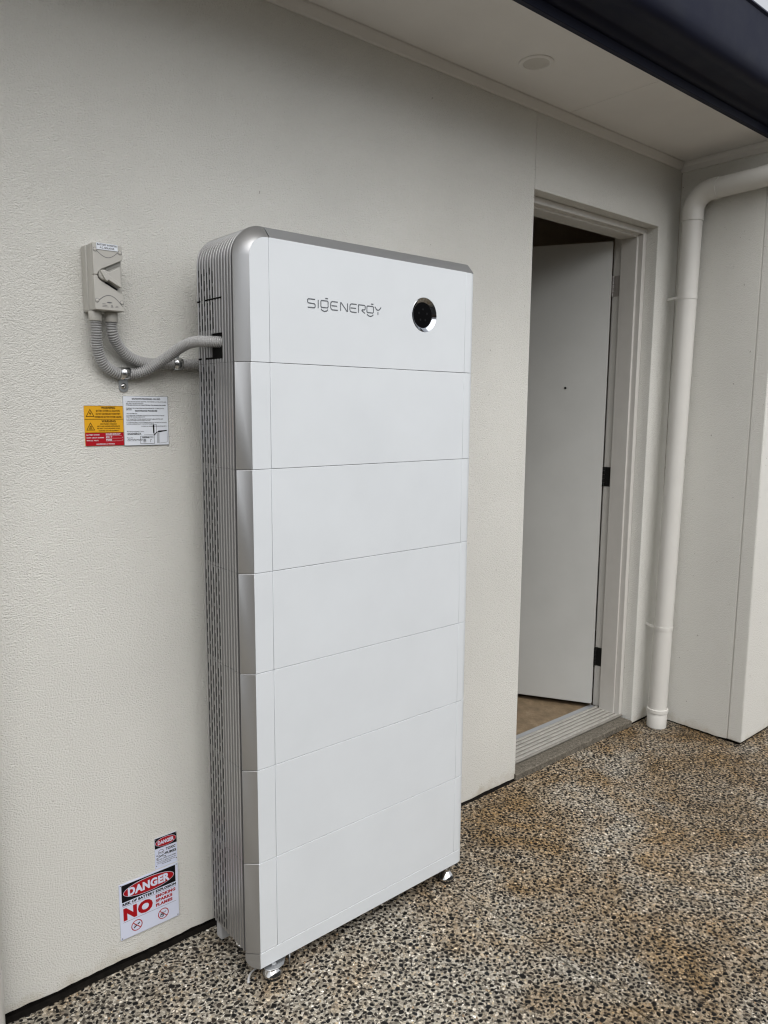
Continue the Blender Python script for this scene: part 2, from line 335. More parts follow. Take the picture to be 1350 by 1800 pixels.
# exposed aggregate: individual flat pebbles ground into the paving
def aggregate():
    rng = np.random.default_rng(11)
    poly = [(-0.95, 0.0), (-0.75, -0.55), (0.0, -1.15), (0.95, -1.75), (3.55, -0.75), (3.55, -0.47), (2.62, -0.47), (2.57, -0.002), (-0.95, -0.002)]
    poly = np.array(poly)
    def inside(x, y):
        c = np.zeros(len(x), bool); j = len(poly) - 1
        for i in range(len(poly)):
            xi, yi = poly[i]; xj, yj = poly[j]
            hit = ((yi > y) != (yj > y)) & (x < (xj - xi) * (y - yi) / (yj - yi + 1e-12) + xi)
            c ^= hit; j = i
        return c
    cell = 0.024; grid = {}; out = []
    def throw(n, rlo, rhi, kind, pack):
        x = rng.uniform(-0.95, 3.55, n); y = rng.uniform(-1.75, -.004, n)
        r = rlo + (rhi - rlo) * rng.beta(1.4, 2.4, n)
        ok = inside(x, y) & (abs(x - JX) > .0034 + r * 1.05); x = x[ok]; y = y[ok]; r = r[ok]
        for a, b, q in zip(x.tolist(), y.tolist(), r.tolist()):
            i, j = int(a / cell + 1000), int(b / cell + 1000); bad = False
            for di in (-1, 0, 1):
                for dj in (-1, 0, 1):
                    for (c, d, e) in grid.get((i + di, j + dj), ()):
                        if (a - c) ** 2 + (b - d) ** 2 < ((q + e) * pack) ** 2: bad = True; break
                    if bad: break
                if bad: break
            if not bad:
                grid.setdefault((i, j), []).append((a, b, q)); out.append((a, b, q, kind))
    throw(110000, 0.0044, 0.0112, 0, 0.86)            # dark basalt
    throw(170000, 0.0026, 0.0068, 1, 0.82)          # pale quartz and sandstone
    A = np.array(out); n = len(A); K = 7
    ang = (np.arange(K) / K * 2 * np.pi)[None] + rng.uniform(-.28, .28, (n, K)) + rng.uniform(0, 6.28, (n, 1))
    rr = rng.uniform(.74, 1.20, (n, K)) * A[:, 2:3]
    asp = rng.uniform(.48, .95, (n, 1)); rot = rng.uniform(0, np.pi, (n, 1))
    px, py = rr * np.cos(ang) * 1.12, rr * np.sin(ang) * asp * 1.05
    qx, qy = px * np.cos(rot) - py * np.sin(rot), px * np.sin(rot) + py * np.cos(rot)
    h = rng.uniform(.00035, .0010, (n, 1)); tl = rng.normal(0, .05, (n, 2))
    V = np.empty((n, 2 * K, 3), np.float32)
    V[:, :K, 0] = qx + A[:, :1]; V[:, :K, 1] = qy + A[:, 1:2]; V[:, :K, 2] = FZ - .0006
    V[:, K:, 0] = qx * .80 + A[:, :1]; V[:, K:, 1] = qy * .80 + A[:, 1:2]; V[:, K:, 2] = FZ + h + tl[:, :1] * qx * .8 + tl[:, 1:] * qy * .8
    k = np.arange(K); k2 = (k + 1) % K
    quad = np.stack([k, k2, K + k2, K + k], 1).ravel(); loc = np.concatenate([quad, K + k])
    loops = (loc[None] + (np.arange(n) * 2 * K)[:, None]).ravel().astype(np.int32)
    tot = np.tile(np.array([4] * K + [K], np.int32), n); st = np.concatenate([[0], np.cumsum(tot)[:-1]]).astype(np.int32)
    me = bpy.data.meshes.new('aggregate_pebbles')
    me.vertices.add(n * 2 * K); me.vertices.foreach_set('co', V.ravel())
    me.loops.add(len(loops)); me.loops.foreach_set('vertex_index', loops)
    me.polygons.add(len(tot)); me.polygons.foreach_set('loop_start', st); me.polygons.foreach_set('loop_total', tot)
    me.update(calc_edges=True); me.validate()
    dark = np.array([(0.008, 0.008, 0.008), (0.012, 0.011, 0.010), (0.024, 0.020, 0.017), (0.011, 0.012, 0.013), (0.050, 0.043, 0.036)])
    pale = np.array([(0.46, 0.405, 0.315), (0.55, 0.50, 0.41), (0.35, 0.30, 0.225), (0.63, 0.59, 0.51), (0.24, 0.21, 0.175), (0.46, 0.38, 0.255), (0.84, 0.81, 0.74), (0.34, 0.24, 0.15)])
    di = rng.choice(5, n, p=[.3, .28, .2, .14, .08]); pi = rng.choice(8, n, p=[.22, .2, .17, .13, .12, .08, .04, .04])
    c = np.where(A[:, 3:4] < .5, dark[di], pale[pi]) * rng.uniform(.70, 1.42, (n, 1))
    c4 = np.ones((n, 2 * K, 4), np.float32); c4[:, :, :3] = c[:, None]
    at = me.color_attributes.new('stone_tone', 'FLOAT_COLOR', 'POINT'); at.data.foreach_set('color', c4.ravel())
    me.materials.append(M_stone)
    o = bpy.data.objects.new('aggregate_pebbles', me); COL.objects.link(o)
    o['kind'] = 'stuff'; tag(o, 'dark and pale pebbles of the exposed aggregate paving', 'pebbles')
    return n
NPEB = aggregate()

# ---- house wall
wall = thing('house_wall', 'long cream rendered house wall with the doorway, behind the white battery tower', 'wall', (0.5, 0.1, FZ))
def ragged_panel(x0, x1, zb0, zb1, zt, y0, y1, step=.012, amp=.0022):
    """wall panel with an uneven trowelled lower edge"""
    n = int((x1 - x0) / step); mb = MB(); rows = [[], [], [], []]; q = 0
    for i in range(n + 1):
        t = i / n; x = x0 + (x1 - x0) * t; q = q * .8 + random.uniform(-amp, amp) * .6
        zb = zb0 + (zb1 - zb0) * t + q
        rows[0].append((x, y1, zb)); rows[1].append((x, y0, zb)); rows[2].append((x, y0, zt)); rows[3].append((x, y1, zt))
    m0 = len(mb.v); mb.loft(rows)
    mb.add([rows[0][0], rows[1][0], rows[2][0], rows[3][0]], [(0, 1, 2, 3)]); mb.add([rows[0][-1], rows[1][-1], rows[2][-1], rows[3][-1]], [(0, 1, 2, 3)])
    return mb
# bottom edge: a 22 mm gap at the far left, closing towards the doorway
obj('wall_panel', ragged_panel(-4.0, 0.9, 0.016, 0.006, ZS + .02, 0.0, 0.11), M_wall, wall)
obj('wall_panel', ragged_panel(0.9, XL, 0.006, -0.003, ZS + .02, 0.0, 0.11), M_wall, wall)
hd = MB()
hd.prism([(XL + .003, ZT), (XR, ZT), (XR, -.004), (PX, -.002), (PX, ZS + .02), (XL + .003, ZS + .02)], 0.0, 0.11, 'y')
obj('wall_panel', hd, M_wall, wall, bevel=.003, smooth=False)
obj('joint_backing', MB().box(XL - .02, XL + .02, 0.004, .1, ZT + .001, ZS), M_wall_smooth, wall)
dj = MB().box(-4.0, XL - .001, 0.008, 0.10, FZ - .09, 0.03).box(XR + .001, PX, .008, .1, FZ - .09, .03)
obj('damp_course', dj, M_seal, wall)
fj = MB()
q = 0
rows = [[], []]
for i in range(241):
    x = -4.0 + (XL + 4.0) * i / 240; q = q * .7 + random.uniform(-.0022, .0022)
    rows[0].append((x, 0.006, FZ + .004 + q * .4)); rows[1].append((x, -0.011 - (0.004 if x < .5 else 0) + q, FZ + .0016))
fj.loft(rows)
obj('floor_joint_sealant', fj, M_seal, wall)
# inner lining of the room seen through the doorway
rm = MB()
rm.box(0.6, XL - .001, .111, .14, FZ, 2.75).box(XR + .06, 3.6, .111, .14, FZ, 2.75).box(0.6, 3.6, 3.2, 3.25, FZ, 2.75).box(.55, .6, .111, 3.25, FZ, 2.75).box(3.6, 3.65, .111, 3.25, FZ, 2.75).box(.55, 3.65, .111, 3.25, 2.75, 2.8)
obj('room_lining', rm, M_room, wall)
structure(obj('interior_floor', MB().box(.55, 3.65, .24, 3.3, FZ - .05, .024), M_ply))

# ---- across the side path, behind the camera: boundary fence and the neighbour's house
bf = thing('boundary_fence', 'dark grey steel boundary fence across the side path, opposite the house wall', 'fence', (0, -3.9, FZ))
M_fence = subtle(mat('fence_steel', (0.075, 0.078, 0.082), 0.5), (0.075, 0.078, 0.082), 0.1, 3.0)
pr = []
for i in range(171):
    x = -9 + 20 * i / 170; pr.append((x, -3.9 + (.0 if i % 4 in (0, 1) else .035)))
obj('fence_sheet', MB().loft([[(x, y, FZ + .05) for x, y in pr], [(x, y, 1.80) for x, y in pr]]), M_fence, bf)
obj('top_rail', MB().box(-9, 11, -3.92, -3.84, 1.80, 1.84), M_fence, bf, bevel=.004)
obj('bottom_rail', MB().box(-9, 11, -3.92, -3.84, FZ, FZ + .05), M_fence, bf, bevel=.004)
nb = thing('neighbour_house', 'brown brick house of the neighbour beyond the boundary fence', 'house', (0, -7, FZ))
M_nb = concrete('neighbour_brick', (0.10, 0.075, 0.06), (0.22, 0.17, 0.14), 9)
obj('wall', MB().box(-9, .9, -12, -5.9, FZ - .05, 2.9), M_nb, nb)
obj('roof', MB().prism([(-5.35, 2.80), (-5.35, 2.95), (-9.0, 4.9), (-12.6, 2.95), (-12.6, 2.80)], -9.6, 1.4, 'x'), M_navy, nb)

# ---- return wall (right)
rw = thing('return_wall', 'short rendered return wall at the right edge, jutting out beside the downpipe', 'wall', (PX + .3, -.2, FZ))
def ragged_side(x0, x1, ya, yb, za, zb, zt):
    n = 34; mb = MB(); rows = [[], [], [], []]; q = 0
    for i in range(n + 1):
        t = i / n; y = ya + (yb - ya) * t; q = q * .8 + random.uniform(-.0014, .0014); z = za + (zb - za) * t + q
        rows[0].append((x1, y, z)); rows[1].append((x0, y, z)); rows[2].append((x0, y, zt)); rows[3].append((x1, y, zt))
    mb.loft(rows)
    for k in (0, -1): mb.add([rows[0][k], rows[1][k], rows[2][k], rows[3][k]], [(0, 1, 2, 3)])
    return mb
obj('wall_panel', ragged_side(PX, PX + .1, -.001, -.4075, -.003, 0.003, 2.764), M_wall, rw)
fr = MB().box(PX, 5.5, PY, -.4105, 0.004, 2.764)
obj('wall_panel', fr, M_wall, rw, bevel=.006)
obj('joint_backing', MB().box(PX + .004, PX + .08, -.43, -.39, .005, 2.76), M_wall_smooth, rw)
obj('damp_course', MB().box(PX + .012, 5.45, PY + .012, -.02, FZ - .09, .01), M_seal, rw)

# ---- eaves: soffit, cornice beads, fascia, gutter, roof
ev = thing('roof_eaves', 'cream eaves soffit with its dark navy fascia and gutter, overhead', 'eaves', (1.0, -.3, ZS))
obj('soffit_panel', MB().box(-4.0, 1.664, -.44, .0, ZS, ZS + .012), M_soffit, ev, bevel=.001)
obj('soffit_panel', MB().box(1.666, 6.0, -.44, .0, ZS, ZS + .012), M_soffit, ev, bevel=.001)
bead = [(-.020, ZS - .001), (-.020, ZS - .008), (-.010, ZS - .032), (-.007, ZS - .036), (-.001, ZS - .037), (-.001, ZS - .001)]
obj('cornice_bead', MB().prism(bead, -4.0, PX - .021, 'x'), M_bead, ev)
bead2 = [(PX - .020, ZS - .001), (PX - .020, ZS - .012), (PX - .010, ZS - .022), (PX - .010, ZS - .045), (PX - .001, ZS - .047), (PX - .001, ZS - .001)]
obj('cornice_bead', MB().prism(bead2, -.437, -.001, 'y'), M_bead, ev)
obj('fascia', MB().box(-4.0, 6.0, -.462, -.442, 2.768, 2.99), M_navy, ev, bevel=.002)
gp = [(-.463, 2.7985), (-.472, 2.799), (-.482, 2.804), (-.490, 2.812), (-.494, 2.820), (-.500, 2.824), (-.530, 2.824), (-.532, 2.8255), (-.560, 2.826)]
gp += [(-.575, 2.827), (-.590, 2.834), (-.603, 2.850), (-.610, 2.876), (-.613, 2.900), (-.616, 3.045), (-.623, 3.052), (-.618, 3.062), (-.606, 3.060), (-.604, 3.05)]
gp2 = gp + [(-.598, 2.90), (-.590, 2.85), (-.57, 2.845), (-.47, 2.845), (-.463, 2.845)]
obj('gutter', MB().prism(gp2, -4.0, 6.0, 'x'), M_navy, ev, smooth=True)
obj('roof_sheet', MB().prism([(-.59, 3.05), (2.4, 3.85), (2.4, 3.87), (-.59, 3.07)], -4.0, 6.0, 'x'), M_navy, ev)

# ---- downlight
dl = thing('downlight', 'round flush white downlight set in the eaves soffit', 'downlight', (1.214, -.208, ZS))
pr = [(.0605, 0.0), (.0605, -.003), (.056, -.0055), (.046, -.004), (.0445, -.0015)]
obj('trim_ring', MB().lathe([(r, h) for r, h in pr], (1.214, -.208, ZS), 'z', 40, cap=False), M_soffit, dl, smooth=True)
obj('diffuser', MB().lathe([(.0445, 0), (.0445, -.0018), (.001, -.0026)], (1.214, -.208, ZS), 'z', 40), subtle(mat('diffuser_white', (.58, .56, .52), .5), (.58, .56, .52), .02, 9), dl, smooth=True)

# ---- door frame
df = thing('door_frame', 'painted timber frame lining the doorway', 'door frame', ((XL + XR) / 2, .12, .03))
prof = [(.0, .058), (-.028, .058), (-.028, .085), (-.038, .085), (-.038, .172), (-.016, .172), (-.016, .225), (.0, .225)]
def frame_piece(which):
    mb = MB(); rows = []
    for a, b in prof:
        a -= .001
        if which == 'right': rows.append([(XR + a, b, .03), (XR + a, b, ZT + a - .0002)])
        elif which == 'left': rows.append([(XL - a, b, .03), (XL - a, b, ZT + a - .0002)])
        else: rows.append([(XL - a + .0002, b, ZT + a), (XR + a - .0002, b, ZT + a)])
    cols = [[r[0] for r in rows], [r[1] for r in rows]]
    mb.loft(cols, True); n = len(rows); mb.f += [tuple(range(n))[::-1], tuple(range(n, 2 * n))]
    return mb
obj('jamb', frame_piece('right'), M_trim, df, bevel=.0025)
obj('jamb', frame_piece('left'), M_trim, df, bevel=.0025)
obj('head', frame_piece('head'), M_trim, df, bevel=.0025)

# ---- door leaf, hinged on the right, swung inwards about 60 degrees
PV = Vector((2.383, .2225)); TH = rad(60)
def door_pt(a, b):      # a: along the leaf from hinge edge, b: through it from the outer face (0) to the inner face (.037)
    ux, uy = -math.cos(TH), math.sin(TH); nx, ny = -math.sin(TH), -math.cos(TH)
    return (PV.x + ux * a + nx * (.037 - b), PV.y + uy * a + ny * (.037 - b))
door = thing('door', 'white flush door standing open into the dark room', 'door', (PV.x, PV.y, .05))
pts = [door_pt(.003, 0), door_pt(.823, 0), door_pt(.823, .037), door_pt(.003, .037)]
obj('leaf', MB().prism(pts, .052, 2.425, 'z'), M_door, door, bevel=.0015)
for zc, mm in ((2.215, M_hinge), (1.265, M_hinge_dark), (.305, M_hinge_dark)):
    pts = [door_pt(.0012, 0.002), door_pt(.0028, .002), door_pt(.0028, .036), door_pt(.0012, .036)]
    h = obj('hinge', MB().prism(pts, zc - .05, zc + .05, 'z'), mm, door)
    k = MB(); c = door_pt(-.004, .037)
    for j in range(5): k.lathe([(.006, .001), (.006, .019)], (c[0], c[1], zc - .05 + j * .02), 'z', 12)
    obj('knuckle', k, mm, h, smooth=True)
    for j in range(4):
        sc = MB(); a = door_pt(.0010, .010 + .014 * (j % 2)); zz = zc - .036 + j * .024
        n = Vector((math.cos(TH), -math.sin(TH), 0)); t = Vector((math.sin(TH), math.cos(TH), 0))
        ring = [Vector((a[0], a[1], zz)) + t * .0035 * math.cos(i * math.pi / 4) + Vector((0, 0, .0035 * math.sin(i * math.pi / 4))) for i in range(8)]
        sc.add(ring + [Vector((a[0], a[1], zz)) + n * .0008], [(i, (i + 1) % 8, 8) for i in range(8)])
        obj('screw', sc, M_galv if mm is M_hinge_dark else M_hinge_dark, h)
    pj_ = MB().box(XR - .0185, XR - .0172, .178, .215, zc - .05, zc + .05)
    obj('jamb_hinge_plate', pj_, mm, df)
a = door_pt(.09, -.0008)
pe = MB(); n = Vector((-math.sin(TH), -math.cos(TH), 0)); t = Vector((-math.cos(TH), math.sin(TH), 0)); c0 = Vector((door_pt(.205, 0)[0], door_pt(.205, 0)[1], 1.715))
for rr_, hh in ((.0065, .0), (.0065, .002), (.004, .0028)):
    for i in range(14): pe.v.append(tuple(c0 + n * hh + t * rr_ * math.cos(i * math.pi / 7) + Vector((0, 0, rr_ * math.sin(i * math.pi / 7)))))
for l in range(2):
    for i in range(14): pe.f.append((l * 14 + i, l * 14 + (i + 1) % 14, l * 14 + 14 + (i + 1) % 14, l * 14 + 14 + i))
pe.f.append(tuple(range(28, 42)))
obj('spyhole', pe, M_hinge_dark, door)

# ---- doorstep: concrete nosing and ridged metal tread
ds = thing('doorstep', 'grey concrete doorstep with a ridged metal tread under the open door', 'doorstep', ((XL + XR) / 2, .08, FZ))
stp = MB(); rows = [[], [], [], []]; q = 0
for i in range(81):
    x = XL - .004 + (XR - .012 - XL) * i / 80; q = q * .7 + random.uniform(-.0012, .0012)
    rows[0].append((x, -.012 + q, FZ - .03)); rows[1].append((x, -.011 + q, .0150 + q * .5)); rows[2].append((x, -.006 + q, .0185 + q * .5)); rows[3].append((x, .215, .0190))
stp.loft(rows)
for k in (0, -1): stp.add([rows[0][k], rows[1][k], rows[2][k], rows[3][k], (rows[3][k][0], .215, FZ - .03)], [(0, 1, 2, 3, 4)])
obj('concrete_step', stp, M_step, ds)
tr = obj('metal_tread', MB().prism([(.050, .0225), (.049, .0280), (.052, .0320), (.198, .0345), (.203, .0335), (.203, .0225)], XL + .003, XR - .006, 'x'), M_alu, ds, bevel=.0008)
for j in range(6):
    y = .060 + j * .0245; zz = .0321 + (y - .052) * .0171
    obj('tread_ridge', MB().prism([(y, zz - .001), (y + .002, zz + .0034), (y + .0110, zz + .0036), (y + .0130, zz - .001)], XL + .004, XR - .007, 'x'), M_ridge, tr)
obj('packing_strip', MB().box(XL + .002, XR - .018, .209, .238, FZ, .0285), M_greystrip, ds, bevel=.001)

# ---- downpipe in the corner
def sweep(path, r=.045, seg=28): return MB().tube(path, r, seg)
DP0, DP1 = Vector((2.488, -.094, FZ)), Vector((2.524, -.106, 2.62))
def dpt(z): t = (z - DP0.z) / (DP1.z - DP0.z); return DP0 + (DP1 - DP0) * t
dp = thing('downpipe', 'cream round downpipe in the corner beside the doorway', 'downpipe', tuple(DP0))
obj('pipe', sweep([dpt(FZ), dpt(.3), dpt(1.4), dpt(2.50)]), M_pipe, dp, smooth=True)
p0 = dpt(2.535); el = []
for i in range(9):
    a = rad(90 * i / 8); el.append((p0.x + .004 * i / 8, p0.y - .085 + .085 * math.cos(a), p0.z + .085 * math.sin(a)))
obj('elbow', MB().tube([dpt(2.490), dpt(2.515)] + el + [(p0.x + .005, el[-1][1] - .02, el[-1][2]), (p0.x + .005, el[-1][1] - .032, el[-1][2])], .0485, 28), M_pipe, dp, smooth=True)
yy, zz, xx = el[-1][1], el[-1][2], p0.x + .005
obj('offset_pipe', sweep([(xx, yy - .01, zz), (xx, yy - .2, zz + .004), (xx, -.470, zz + .008), (xx, -.505, zz + .018), (xx, -.528, zz + .042), (xx, -.535, zz + .08), (xx, -.536, 2.806)]), M_pipe, dp, smooth=True)
def cuff(z0, z1, r):
    a, b = dpt(z0), dpt(z1); return MB().tube([a, a + (b - a) * .04, a + (b - a) * .96, b], [r - .004, r, r, r - .003], 28)
cf = obj('ground_socket', cuff(FZ, .086, .0485), M_pipe, dp, smooth=True)
obj('socket_rim', cuff(.072, .090, .0525), M_pipe, cf, smooth=True)
for zb in (2.14, .515):
    c = dpt(zb)
    b = obj('bracket', MB().tube([c - Vector((0, 0, .009)), c + Vector((0, 0, .009))], .0468, 28), M_pipe, dp, smooth=True)
    br = MB().prism([(c.x + .004, .0), (c.x - .002, .0), (c.x - .037, -.070), (c.x - .037, -.088), (c.x - .031, -.088), (c.x - .031, -.070)], zb - .006, zb + .006, 'z')
    obj('standoff', br, M_pipe, b, bevel=.0008)
    obj('bolt', MB().lathe([(.0080, 0), (.0080, .006), (.0050, .0078)], (c.x - .0340, -.0875, zb), 'y', 10), M_pipe, b, smooth=True)
# ---- second downpipe, just entering at the left
d2 = thing('downpipe', 'pale smooth downpipe standing at the very left edge of the photo', 'downpipe', (-.636, -.06, FZ))
obj('pipe', MB().tube([(-.636, -.06, FZ), (-.636, -.06, 1.0), (-.636, -.06, 2.78)], .045, 28), M_pipe, d2, smooth=True)
obj('bracket', MB().tube([(-.636, -.06, .325), (-.636, -.06, .345)], .047, 28), M_hinge, d2, smooth=True)

# ================================================================== BATTERY TOWER
YF, YB = -.331, -.100
V1, V2, XE, RC = .0557, .7615, .814, .034
Z0, HM = .0957, .270
ZTOP = 2.021
bt = thing('battery_tower', 'tall white stacked battery tower with silver ribbed side, standing against the wall', 'battery', (.39, -.21, FZ))
GAP = .0013
def rounded_right(z0, z1, ztop_cham=0):
    """right-hand cover: flat front strip, rounded corner, side wall"""
    out = [(V2 + .0006, YF)] + [(.780 + RC * math.sin(rad(a)), YF + RC - RC * math.cos(rad(a))) for a in range(0, 91, 9)] + [(XE, YB), (XE - .006, YB)]
    inn = [(XE - .006, YF + RC)] + [(.780, YF + .006), (V2 + .0006, YF + .006)]
    return MB().prism(out + inn, z0, z1, 'z')
RIBN, PITCH, Y_R0 = 13, .01480, -.2915
def rib_section(detail=True):
    """(y, outward offset from the groove floor) across the ribbed side, front to back"""
    s_ = []
    for k in range(RIBN):
        y = Y_R0 + k * PITCH
        s_ += [(y, 0.0), (y + .0003, .0024), (y + .0010, .0031), (y + .0046, .0031), (y + .0053, .0024), (y + .0056, 0.0)]
    return s_
XG = -.0268                                         # groove floor of the ribbed side
def ribbed_flat(z0, z1):
    sec = rib_section(); mb = MB()
    rows = [[(XG - o, y, z0) for y, o in sec], [(XG - o, y, z1) for y, o in sec]]
    n = len(sec)
    mb.add(rows[0] + rows[1], [(k, k + 1, n + k + 1, n + k) for k in range(n - 1) if k % 6 != 5])
    for k, zz in ((0, z0), (1, z1)):
        for j in range(RIBN): mb.add([rows[k][j * 6 + i] for i in range(6)], [(0, 1, 2, 3, 4, 5)])
    return mb
def slots(z0, z1, arcs=None):
    mb = MB()
    for k in range(6, RIBN):
        y = Y_R0 + (k + 1) * PITCH - .0040
        if k >= RIBN - 1: continue
        z = z0 + .008 + (.019 if k % 2 else 0.0); first = True
        if k % 2: mb.box(XG - .0006, XG + .002, y, y + .0031, z0 + .006, z0 + .022)
        while z + .030 < z1 - .004:
            mb.box(XG - .0006, XG + .002, y, y + .0031, z + (.004 if k % 2 else 0), z + .030); z += .0385
        if z1 - z > .012: mb.box(XG - .0006, XG + .002, y, y + .0031, z + .004, z1 - .006)
    return mb
def trim_flat(z0, z1):
    sec = [(0.0, YF), (-.0300, YF + .028), (-.0302, YF + .0295), (-.022, YF + .0295), (-.0, YF + .008)]
    return MB().prism(sec, z0, z1, 'z')

# --- six battery modules
for i in range(6):
    z0 = Z0 + i * HM + GAP / 2; z1 = Z0 + (i + 1) * HM - GAP / 2
    mod = obj('battery_module', MB().box(-.0240, XE - .0065, YF + .0305, YB - .003, z0 - GAP / 2, z1 + GAP / 2).box(.0008, XE - .036, YF + .0065, YF + .0304, z0 - GAP / 2, z1 + GAP / 2), M_core, bt)
    obj('front_panel', MB().box(V1 + .0005, V2, YF, YF + .006, z0, z1), M_white, mod, bevel=.0008)
    obj('corner_panel', MB().box(.0004, V1 - .0005, YF, YF + .006, z0, z1), M_white, mod, bevel=.0008)
    obj('right_cover', rounded_right(z0, z1), M_white, mod, bevel=.0008)
    obj('corner_trim', trim_flat(z0, z1), M_silver, mod, bevel=.0007)
    obj('ribbed_side', ribbed_flat(z0, z1), M_rib, mod)
    obj('groove_floor', MB().box(XG - .0002, XG + .004, Y_R0, YB - .002, z0, z1), M_groove, mod)
    vs = obj('vent_slot', slots(z0, z1), M_black, mod)
    obj('shadow_gap', MB().box(-.0246, -.010, YF + .0306, Y_R0 - .0006, z0 - GAP / 2, z1 + GAP / 2), M_gap, mod)

# --- top inverter unit
zi0 = Z0 + 6 * HM + GAP / 2
RI, RO = .050, .080; cxI, czI = .050, ZTOP - .050
unit = MB()
unit.prism([(-.0240, zi0 - GAP / 2), (-.0240, czI)] + arc(cxI, czI, .0740, 180, 90, 10) + [(XE - .0065, czI + .0740), (XE - .0065, zi0 - GAP / 2)], YF + .0305, YB - .003, 'y')
unit.prism([(.001, zi0 - GAP / 2), (.001, czI)] + arc(cxI, czI, .049, 180, 90, 10) + [(XE - .03, ZTOP - .001), (XE - .03, zi0 - GAP / 2)], YF + .0100, YF + .0304, 'y')
inv = obj('inverter_unit', unit, M_core, bt)
CX, CZ, HR = .5885, 1.878, .0497
def holed_panel(xa, xb, za, zb):
    n = 32; mb = MB()
    right = [(CX + HR * math.cos(rad(90 - 180 * i / n)), CZ + HR * math.sin(rad(90 - 180 * i / n))) for i in range(n + 1)]
    left = [(2 * CX - x, z) for x, z in right]
    def half(c, xe):
        return [(CX, zb)] + [(xe, zb), (xe, za)] + [(CX, za)] + c[::-1]
    for y in (YF, YF + .006):
        ids = {}
        for c, xe in ((right, xb), (left, xa)):
            f = []
            for p in half(c, xe):
                k = (round(p[0], 6), round(p[1], 6))
                if k not in ids: ids[k] = len(mb.v); mb.v.append((p[0], y, p[1]))
                f.append(ids[k])
            mb.f.append(tuple(f))
        if y == YF: ids0 = ids
    loop = [(xa, za), (CX, za), (xb, za), (xb, zb), (CX, zb), (xa, zb)]
    hole = right + left[-2:0:-1]
    for lp_ in (loop, hole):
        ks = [(round(a, 6), round(b, 6)) for a, b in lp_]
        for i in range(len(ks)): a, b = ks[i], ks[(i + 1) % len(ks)]; mb.f.append((ids0[a], ids0[b], ids[b], ids[a]))
    return mb
obj('front_panel', holed_panel(V1 + .0005, V2, zi0, ZTOP), M_white, inv, bevel=.0008)
obj('corner_panel', MB().prism([(.0004, zi0), (.0004, czI)] + arc(cxI, czI, RI - .0004, 180, 90, 14) + [(V1 - .0005, ZTOP), (V1 - .0005, zi0)], YF, YF + .006, 'y'), M_white, inv, bevel=.0006)
obj('right_cover', rounded_right(zi0, ZTOP - .0004), M_white, inv, bevel=.0008)
def path_pts(off):
    """side profile that climbs the side and rolls over the top, at distance off outside the inner edge"""
    r = RI + off
    return [(cxI - r, zi0), (cxI - r, (zi0 + czI) / 2), (cxI - r, czI)] + arc(cxI, czI, r, 180, 90, 16)[1:] + [(V1 + .001, czI + r)]
rows = []
for off, y in ((0.0, YF), (.030, YF + .028), (.0302, YF + .0295), (.022, YF + .0295)):
    rows.append([(x, y, z) for x, z in path_pts(off)])
tm = MB().loft(rows)
obj('corner_trim', tm, M_silver, inv, smooth=True)
tg = MB().prism([(V1 + .004, ZTOP), (XE - .030, ZTOP), (XE - .030, ZTOP + .002), (V1 + .004, ZTOP + .002)], YF + .0005, YF + .004, 'y')
tp = [(YF + .0003, ZTOP + .0003), (YF + .028, ZTOP + .0300), (YF + .0295, ZTOP + .0302), (YB, ZTOP + .0302), (YB, ZTOP + .004), (YF + .006, ZTOP + .0001)]
obj('top_trim', MB().prism(tp, V1 + .0045, XE - .018, 'x'), M_topgrey, inv, bevel=.0006)
sec = rib_section(); rows = []
for j in range(len(path_pts(0))):
    rows.append([(path_pts(-XG + o)[j][0] if False else path_pts(-XG + o)[j][0], y, path_pts(-XG + o)[j][1]) for y, o in sec])
# the cable entry cuts through ribs 3..7 near the bottom of the unit
HOLE_Y = (-.238, -.180); HOLE_Z = (1.729, 1.792)
rb = MB()
pts_rows = []
for j, r_ in enumerate(rows): pts_rows.append(r_)
def lerp_row(z):
    return [(XG - o, y, z) for y, o in sec]
zlist = [zi0, 1.7265, 1.7315, HOLE_Z[1], 1.8760, 1.8805]
lower = [lerp_row(z) for z in zlist] + [[(x, y, z) for (x, y, z) in r_] for r_ in rows[2:]]
nsec = len(sec)
vs_ = [p for r_ in lower for p in r_]; fs_ = []
for j in range(len(lower) - 1):
    for k in range(nsec - 1):
        if k % 6 == 5: continue
        rib = k // 6; yb_ = sec[k][0]; cut = False
        if k % 6 == 5: yb_ = sec[k][0] + .004
        if j in (1, 2) and HOLE_Y[0] - .001 < yb_ < HOLE_Y[1] and j >= 1: cut = True            # cable opening
        if j == 1 and (-.238 < yb_ < -.146 or yb_ > -.128): cut = True                            # lower edge of the cover plate
        if j == 4 and (-.238 < yb_ < -.150 or yb_ > -.128): cut = True                            # upper edge of the cover plate
        if not cut: fs_.append((j * nsec + k, j * nsec + k + 1, (j + 1) * nsec + k + 1, (j + 1) * nsec + k))
rb.add(vs_, fs_)
obj('ribbed_side', rb, M_rib, inv)
bk = [(x + .0004, z) for x, z in path_pts(-XG)]
gf = MB()
inner = [(x, z) for x, z in path_pts(-XG - .0026)]
for ya, yb_, za, zb in ((Y_R0, HOLE_Y[0], None, None), (HOLE_Y[1], YB - .002, None, None)):
    gf.prism(bk + inner[::-1], ya, yb_, 'y')
up = [(x, z) for x, z in bk if z >= HOLE_Z[1] - .0]; up = [(bk[0][0], HOLE_Z[1])] + up
ui = [(x, z) for x, z in inner if z >= HOLE_Z[1]]; ui = [(inner[0][0], HOLE_Z[1])] + ui
gf.prism(up + ui[::-1], HOLE_Y[0], HOLE_Y[1], 'y')
gf.prism([(bk[0][0], zi0), (bk[0][0], HOLE_Z[0]), (inner[0][0], HOLE_Z[0]), (inner[0][0], zi0)], HOLE_Y[0], HOLE_Y[1], 'y')
